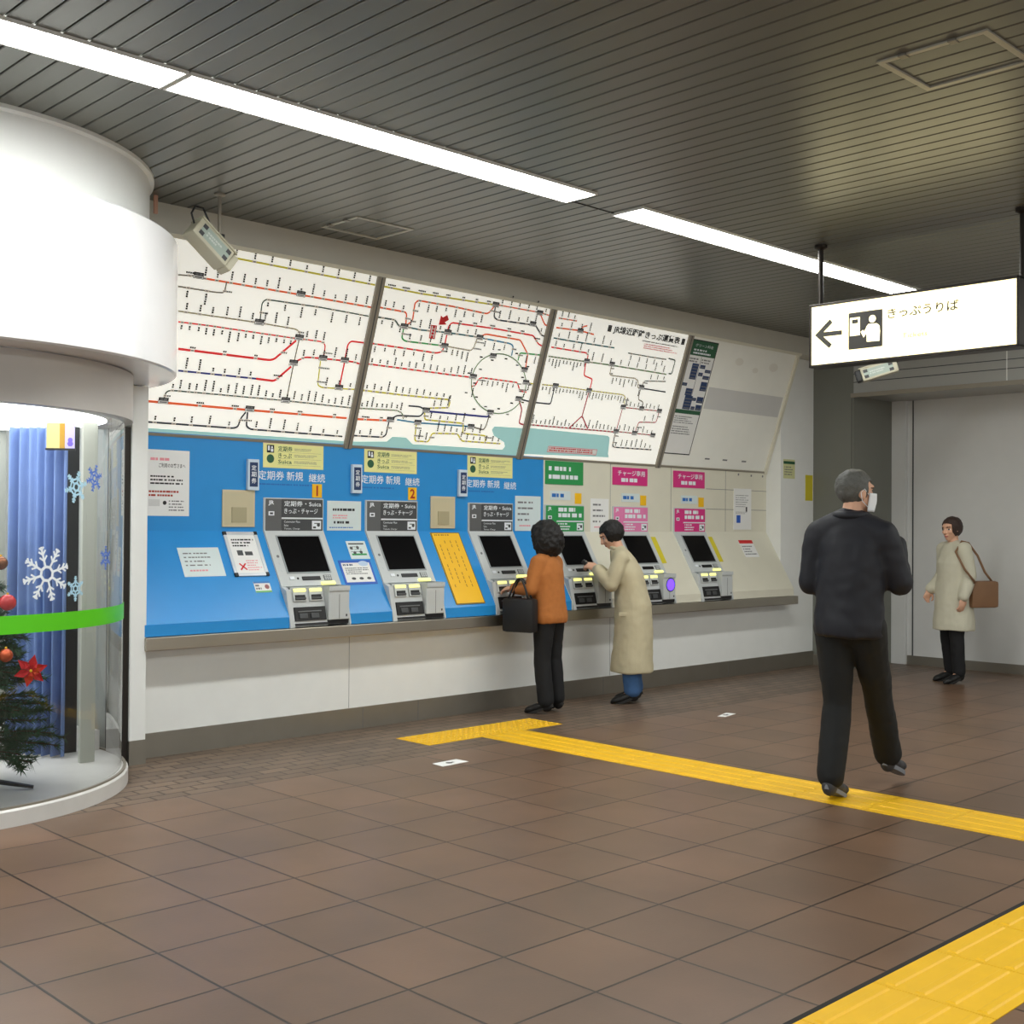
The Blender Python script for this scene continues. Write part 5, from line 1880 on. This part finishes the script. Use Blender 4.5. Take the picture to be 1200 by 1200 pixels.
root = empty('person', P((0, 0, 0)), 'woman with black bobbed hair in an orange top and black trousers at a ticket machine', 'person')
hd_f = dirw(P, (0.0, 0.95, -0.25))
H = Head(P((0, 0.06, 1.495)), hd_f, (0, 0, 1), 0.98)
person_body(root, J, H, P((0, 0.035, 1.34)), k)
OR = mat('orange_knit', srgb(176, 108, 52), 0.85, var=0.12, scale=30, bump=0.25, bscale=160)
mb = MB()
ax, ay = P.r, P.f
loft(mb, [(P((0, 0.0, 0.775)), ax * 0.178, ay * 0.135), (P((0, 0.0, 0.82)), ax * 0.186, ay * 0.142), (P((0, 0.01, 0.95)), ax * 0.172, ay * 0.130), (P((0, 0.02, 1.08)), ax * 0.170, ay * 0.128), (P((0, 0.03, 1.20)), ax * 0.180, ay * 0.125),
          (P((0, 0.03, 1.28)), ax * 0.165, ay * 0.10), (P((0, 0.03, 1.345)), ax * 0.085, ay * 0.07)], OR)
for s in 'LR':
    sleeve(mb, J, s, k, OR, (0.070, 0.062, 0.050), 0.9)
    chain(mb, [P((0, 0.03, 1.325)), J['sh' + s]], [0.066 * k, 0.068 * k], OR)
fuse('knit_top', mb, 0.010, root, 4, 0.006, 11)
trousers(root, J, k, mat('black_cloth', srgb(22, 22, 24), 0.8, var=0.15), 0.9, 1.1)
shoes(root, J, k, mat('black_leather', srgb(24, 23, 23), 0.5), mat('shoe_sole', srgb(40, 38, 36), 0.8))
BHAIR = mat('black_hair', srgb(20, 17, 16), 0.55, var=0.3, scale=60, bump=0.5, bscale=120)
hair_cap(root, H, BHAIR, 0.138, 0.142, 0.165, (0, -0.028, -0.018), lambda x, y, z: max(0, (y - 0.055)) if z < 0.06 else 0, 0.014, 22)

# handbag hanging from her forearm
bg = empty('handbag', tuple(P((-0.27, 0.19, 0.62))), 'black handbag hanging at the left arm of the woman in orange', 'bag')
LEA = mat('bag_black', srgb(24, 23, 24), 0.5)
mb = MB()
c = P((-0.285, 0.13, 0))
BFm = Frame((c.x, c.y, 0), P.f, (0, 0, 1))
mb.bbox((-0.14, 0.66, -0.055), (0.14, 0.93, 0.055), LEA, 0.03, BFm)
mb.build('bag_body', bg, smooth=True, angle=50)
for w in (-0.03, 0.03):
    mb = MB()
    mb.tube([BFm(-0.09 + 0.18 * t / 12, 0.92 + 0.165 * math.sin(math.pi * t / 12), w * (1 - 0.5 * math.sin(math.pi * t / 12))) for t in range(13)], 0.008, LEA, 8)
    mb.build('handle', bg, smooth=True)
mb = MB()
mb.bbox((-0.02, 0.85, 0.054), (0.02, 0.88, 0.062), STEEL, 0.003, BFm)
mb.build('clasp', bg)

# ---------------------------------------------------------------- woman in the beige coat
P = Pose(7.905, 6.665, (-0.62, 0.78), 0.955)
k = 0.955
J = mk(P, pelvis=(0, -0.02, 0.92), chest=(0, 0.04, 1.18), shL=(-0.16, 0.075, 1.295), shR=(0.16, 0.075, 1.295),
       elL=(-0.20, 0.16, 1.06), wrL=(-0.10, 0.30, 1.20), hdL=(0.2, 0.8, 0.3), hnL=(0.6, 0, -0.6), tsL=-1,
       elR=(0.20, 0.13, 1.04), wrR=(0.10, 0.295, 1.19), hdR=(-0.2, 0.8, 0.3), hnR=(-0.6, 0, -0.6), tsR=1,
       hipL=(-0.085, -0.02, 0.89), hipR=(0.085, -0.02, 0.89), knL=(-0.085, 0.01, 0.47), knR=(0.09, 0.0, 0.47),
       anL=(-0.09, -0.03, 0.09), anR=(0.095, -0.05, 0.09), toL=(-0.105, 0.11, 0.035), toR=(0.11, 0.09, 0.035))
root = empty('person', P((0, 0, 0)), 'woman bending over in a long beige coat and blue jeans', 'person')
H = Head(P((0, 0.175, 1.495)), dirw(P, (-0.08, 0.85, -0.5)), (0, 0, 1), 0.98)
person_body(root, J, H, P((0, 0.10, 1.35)), k, 0.9, 0.9)
CT = mat('beige_coat', srgb(194, 183, 152), 0.8, var=0.08, scale=14, bump=0.15, bscale=120)
mb = MB()
ax, ay = P.r, P.f
loft(mb, [(P((0, -0.02, 0.275)), ax * 0.215, ay * 0.185), (P((0, -0.02, 0.40)), ax * 0.212, ay * 0.178), (P((0, -0.03, 0.65)), ax * 0.200, ay * 0.165), (P((0, -0.03, 0.88)), ax * 0.192, ay * 0.155), (P((0, -0.005, 1.02)), ax * 0.178, ay * 0.140),
          (P((0, 0.03, 1.17)), ax * 0.185, ay * 0.135), (P((0, 0.07, 1.29)), ax * 0.165, ay * 0.105), (P((0, 0.10, 1.365)), ax * 0.085, ay * 0.08)], CT)
for s in 'LR':
    sleeve(mb, J, s, k, CT, (0.074, 0.066, 0.056), 0.88)
    chain(mb, [P((0, 0.09, 1.345)), J['sh' + s]], [0.066 * k, 0.072 * k], CT)
coat = fuse('coat', mb, 0.010, root, 4, 0.007, 9)
mb = MB()
q = [P((0.075 * math.cos(a), 0.10 + 0.07 * math.sin(a), 1.365 + 0.02 * math.sin(a))) for a in [2 * math.pi * i / 24 for i in range(25)]]
mb.tube(q, 0.017, CT, 8)
mb.build('collar', coat, smooth=True)
mb = MB()
for side in (-1, 1):
    q = P((side * 0.19, 0.02, 0.80))
    fr = Frame(q, P.f, (0, 0, 1))
    mb.bbox((-0.07, -0.015, -0.012 if side > 0 else -0.004), (0.07, 0.015, 0.014), CT, 0.004, fr)
mb.build('pocket_flaps', coat)
trousers(root, J, k, mat('blue_denim', srgb(62, 96, 140), 0.85, var=0.2, scale=25), 0.9, 1.15, 'jeans')
shoes(root, J, k, mat('black_leather'), mat('shoe_sole'))
hair_cap(root, H, BHAIR, 0.098, 0.112, 0.108, (0, -0.022, 0.022), lambda x, y, z: max(0, (y - 0.045)) if z < 0.055 else 0, 0.008, 30)
mb = MB()
c = (J['wrL'] + J['wrR']) / 2 + dirw(P, (0, 0.085, 0.035))
fr = Frame(c, P.r, dirw(P, (0, 0.75, 0.6)))
mb.bbox((-0.075, -0.05, -0.016), (0.075, 0.05, 0.016), LEA, 0.008, fr)
mb.box((-0.07, 0.02, 0.016), (0.07, 0.026, 0.018), STEEL, fr)
tag(mb.build('wallet'), 'dark wallet held in both hands by the woman in the beige coat', 'wallet')

# ---------------------------------------------------------------- walking man
P = Pose(5.965, 3.45, (1.0, 0.16), 1.07)
k = 1.07
J = mk(P, pelvis=(0, 0.0, 0.925), chest=(0, 0.01, 1.21), shL=(-0.160, 0.0, 1.365), shR=(0.160, 0.02, 1.365),
       elL=(-0.205, 0.0, 1.12), wrL=(-0.12, 0.20, 1.17), hdL=(0.45, 0.6, 0.25), hnL=(0.4, -0.6, 0.2), tsL=-1,
       elR=(0.225, 0.09, 1.13), wrR=(0.150, 0.235, 1.32), hdR=(-0.35, 0.2, 0.9), hnR=(-0.6, -0.5, 0), tsR=1,
       hipL=(-0.085, 0, 0.90), hipR=(0.085, 0, 0.90), knL=(-0.075, 0.03, 0.485), knR=(0.065, 0.24, 0.52),
       anL=(-0.07, -0.08, 0.10), anR=(0.05, 0.44, 0.155), toL=(-0.075, 0.07, 0.04), toR=(0.055, 0.585, 0.10))
root = empty('person', P((0, 0, 0)), 'man with grey hair, white face mask and dark navy jacket walking past', 'person')
H = Head(P((0.02, 0.03, 1.585)), dirw(P, (0.62, 0.80, -0.03)), (0, 0, 1), 1.03)
person_body(root, J, H, P((0.0, 0.0, 1.425)), k, 0.7, 1.0)
JK = mat('navy_jacket', srgb(25, 26, 34), 0.65, var=0.12, scale=12)
mb = MB()
ax, ay = P.r, P.f
loft(mb, [(P((0, 0.0, 0.845)), ax * 0.190, ay * 0.155), (P((0, 0.0, 0.90)), ax * 0.198, ay * 0.162), (P((0, 0.0, 1.05)), ax * 0.188, ay * 0.150), (P((0, 0.01, 1.20)), ax * 0.196, ay * 0.148), (P((0, 0.01, 1.32)), ax * 0.195, ay * 0.13),
          (P((0, 0.005, 1.40)), ax * 0.15, ay * 0.10), (P((0, 0.01, 1.465)), ax * 0.085, ay * 0.085)], JK)
for s in 'LR':
    sleeve(mb, J, s, k, JK, (0.080, 0.072, 0.060), 0.95)
    chain(mb, [P((0, 0.0, 1.44)), J['sh' + s]], [0.078 * k, 0.078 * k], JK)
jk = fuse('jacket', mb, 0.011, root, 4, 0.009, 8)
mb = MB()
mb.tube([P((0.078 * math.cos(a), 0.012 + 0.078 * math.sin(a), 1.468)) for a in [2 * math.pi * i / 24 for i in range(25)]], 0.022, JK, 8)
mb.build('collar', jk, smooth=True)
trousers(root, J, k, mat('black_trousers', srgb(22, 23, 23), 0.8, var=0.12), 0.9, 1.12)
shoes(root, J, k, mat('dark_grey_shoe', srgb(58, 58, 60), 0.6), mat('pale_sole', srgb(120, 122, 126), 0.7))
GHAIR = mat('grey_hair', srgb(92, 92, 88), 0.6, var=0.35, scale=50, bump=0.4, bscale=140)
hair_cap(root, H, GHAIR, 0.083, 0.104, 0.098, (0, -0.016, 0.032), lambda x, y, z: max(0, (y - 0.03) * 1.0) if z < 0.062 else max(0, y - 0.085), 0.005, 36,
         extra=None)
# mask: a cup over nose and chin with two ear loops
MSK = mat('mask_white', srgb(236, 238, 240), 0.7)
mb = MB()
n, mrows = 18, 8
vs = []
for j in range(mrows + 1):
    z = 0.0 - 0.098 * j / mrows
    for i in range(n + 1):
        a = (i / n - 0.5) * 2 * 1.25
        bulge = 1.0 + 0.16 * math.exp(-(a / 0.35) ** 2) * (1 - abs(j / mrows - 0.45))
        rx, ry = 0.073 - 0.012 * j / mrows, 0.108 - 0.010 * (j / mrows)
        vs.append(H(rx * math.sin(a), ry * math.cos(a) * bulge + 0.006, z))
fs = [(j * (n + 1) + i, j * (n + 1) + i + 1, (j + 1) * (n + 1) + i + 1, (j + 1) * (n + 1) + i) for j in range(mrows) for i in range(n)]
mb.add(vs, fs, MSK)
ms = mb.build('face_mask', root, smooth=True)
sd = ms.modifiers.new('thickness', 'SOLIDIFY')
sd.thickness = 0.003
mb = MB()
for q in (-1, 1):
    mb.tube([H(q * 0.066, 0.036, -0.01), H(q * 0.083, 0.0, 0.02), H(q * 0.085, -0.022, -0.0), H(q * 0.080, -0.01, -0.045), H(q * 0.064, 0.034, -0.075)], 0.0022, MSK, 6)
mb.build('ear_loops', ms, smooth=True)

# ---------------------------------------------------------------- woman far back by the recess
P = Pose(11.33, 5.42, (-0.80, 0.45), 0.97)
k = 0.97
J = mk(P, pelvis=(0, 0, 0.93), chest=(0, 0.01, 1.20), shL=(-0.165, 0.0, 1.34), shR=(0.165, 0.0, 1.34),
       elL=(-0.22, -0.03, 1.08), wrL=(-0.235, 0.06, 0.86), hdL=(0, 0.15, -1), hnL=(1, 0.1, 0), tsL=1,
       elR=(0.225, -0.03, 1.08), wrR=(0.22, 0.12, 0.92), hdR=(0, 0.5, -0.8), hnR=(-1, 0.1, 0), tsR=-1,
       hipL=(-0.085, 0, 0.90), hipR=(0.085, 0, 0.90), knL=(-0.09, 0.03, 0.48), knR=(0.09, 0.01, 0.48),
       anL=(-0.095, 0.0, 0.09), anR=(0.10, -0.04, 0.09), toL=(-0.11, 0.14, 0.035), toR=(0.115, 0.10, 0.035))
root = empty('person', P((0, 0, 0)), 'woman in a pale coat with a brown shoulder bag, standing far back', 'person')
H = Head(P((0, 0.03, 1.545)), dirw(P, (-0.25, 0.93, -0.12)), (0, 0, 1), 1.0)
person_body(root, J, H, P((0, 0.0, 1.39)), k)
C2 = mat('pale_coat', srgb(198, 194, 174), 0.8, var=0.08, scale=12)
mb = MB()
ax, ay = P.r, P.f
loft(mb, [(P((0, 0.0, 0.53)), ax * 0.225, ay * 0.185), (P((0, 0.0, 0.60)), ax * 0.225, ay * 0.182), (P((0, 0.0, 0.85)), ax * 0.205, ay * 0.160), (P((0, 0.0, 1.02)), ax * 0.190, ay * 0.142),
          (P((0, 0.01, 1.20)), ax * 0.190, ay * 0.135), (P((0, 0.0, 1.31)), ax * 0.172, ay * 0.105), (P((0, 0.0, 1.40)), ax * 0.088, ay * 0.08)], C2)
for s in 'LR':
    sleeve(mb, J, s, k, C2, (0.076, 0.066, 0.056), 0.92)
    chain(mb, [P((0, 0.0, 1.375)), J['sh' + s]], [0.068 * k, 0.074 * k], C2)
fuse('coat', mb, 0.011, root, 4, 0.007, 9)
trousers(root, J, k, mat('black_cloth'), 0.9)
shoes(root, J, k, mat('black_leather'), mat('shoe_sole'))
hair_cap(root, H, mat('dark_brown_hair', srgb(58, 42, 36), 0.55, var=0.3, scale=60, bump=0.4, bscale=120), 0.092, 0.108, 0.105, (0, -0.020, 0.020), lambda x, y, z: max(0, (y - 0.05)) if z < 0.06 else 0, 0.006, 30)
bg = empty('shoulder_bag', tuple(P((-0.19, -0.17, 0.74))), 'brown shoulder bag on the far woman in the pale coat', 'bag')
BRN = mat('bag_brown', srgb(128, 94, 66), 0.6, var=0.15)
c = P((-0.20, -0.185, 0))
fr = Frame((c.x, c.y, 0), P.f, (0, 0, 1))
mb = MB()
mb.bbox((-0.15, 0.74, -0.06), (0.15, 1.0, 0.06), BRN, 0.03, fr)
mb.build('bag_body', bg, smooth=True, angle=50)
mb = MB()
q = [fr(-0.13, 0.97, 0), P((-0.22, -0.20, 1.12)), P((-0.19, -0.14, 1.28)), P((-0.15, -0.06, 1.41)), P((-0.145, 0.01, 1.425)), P((-0.18, 0.105, 1.32)), P((-0.29, 0.08, 1.15)), P((-0.305, -0.03, 1.02)), fr(0.13, 0.97, 0)]
mb.tube(q, 0.011, BRN, 8)
mb.build('strap', bg, smooth=True)
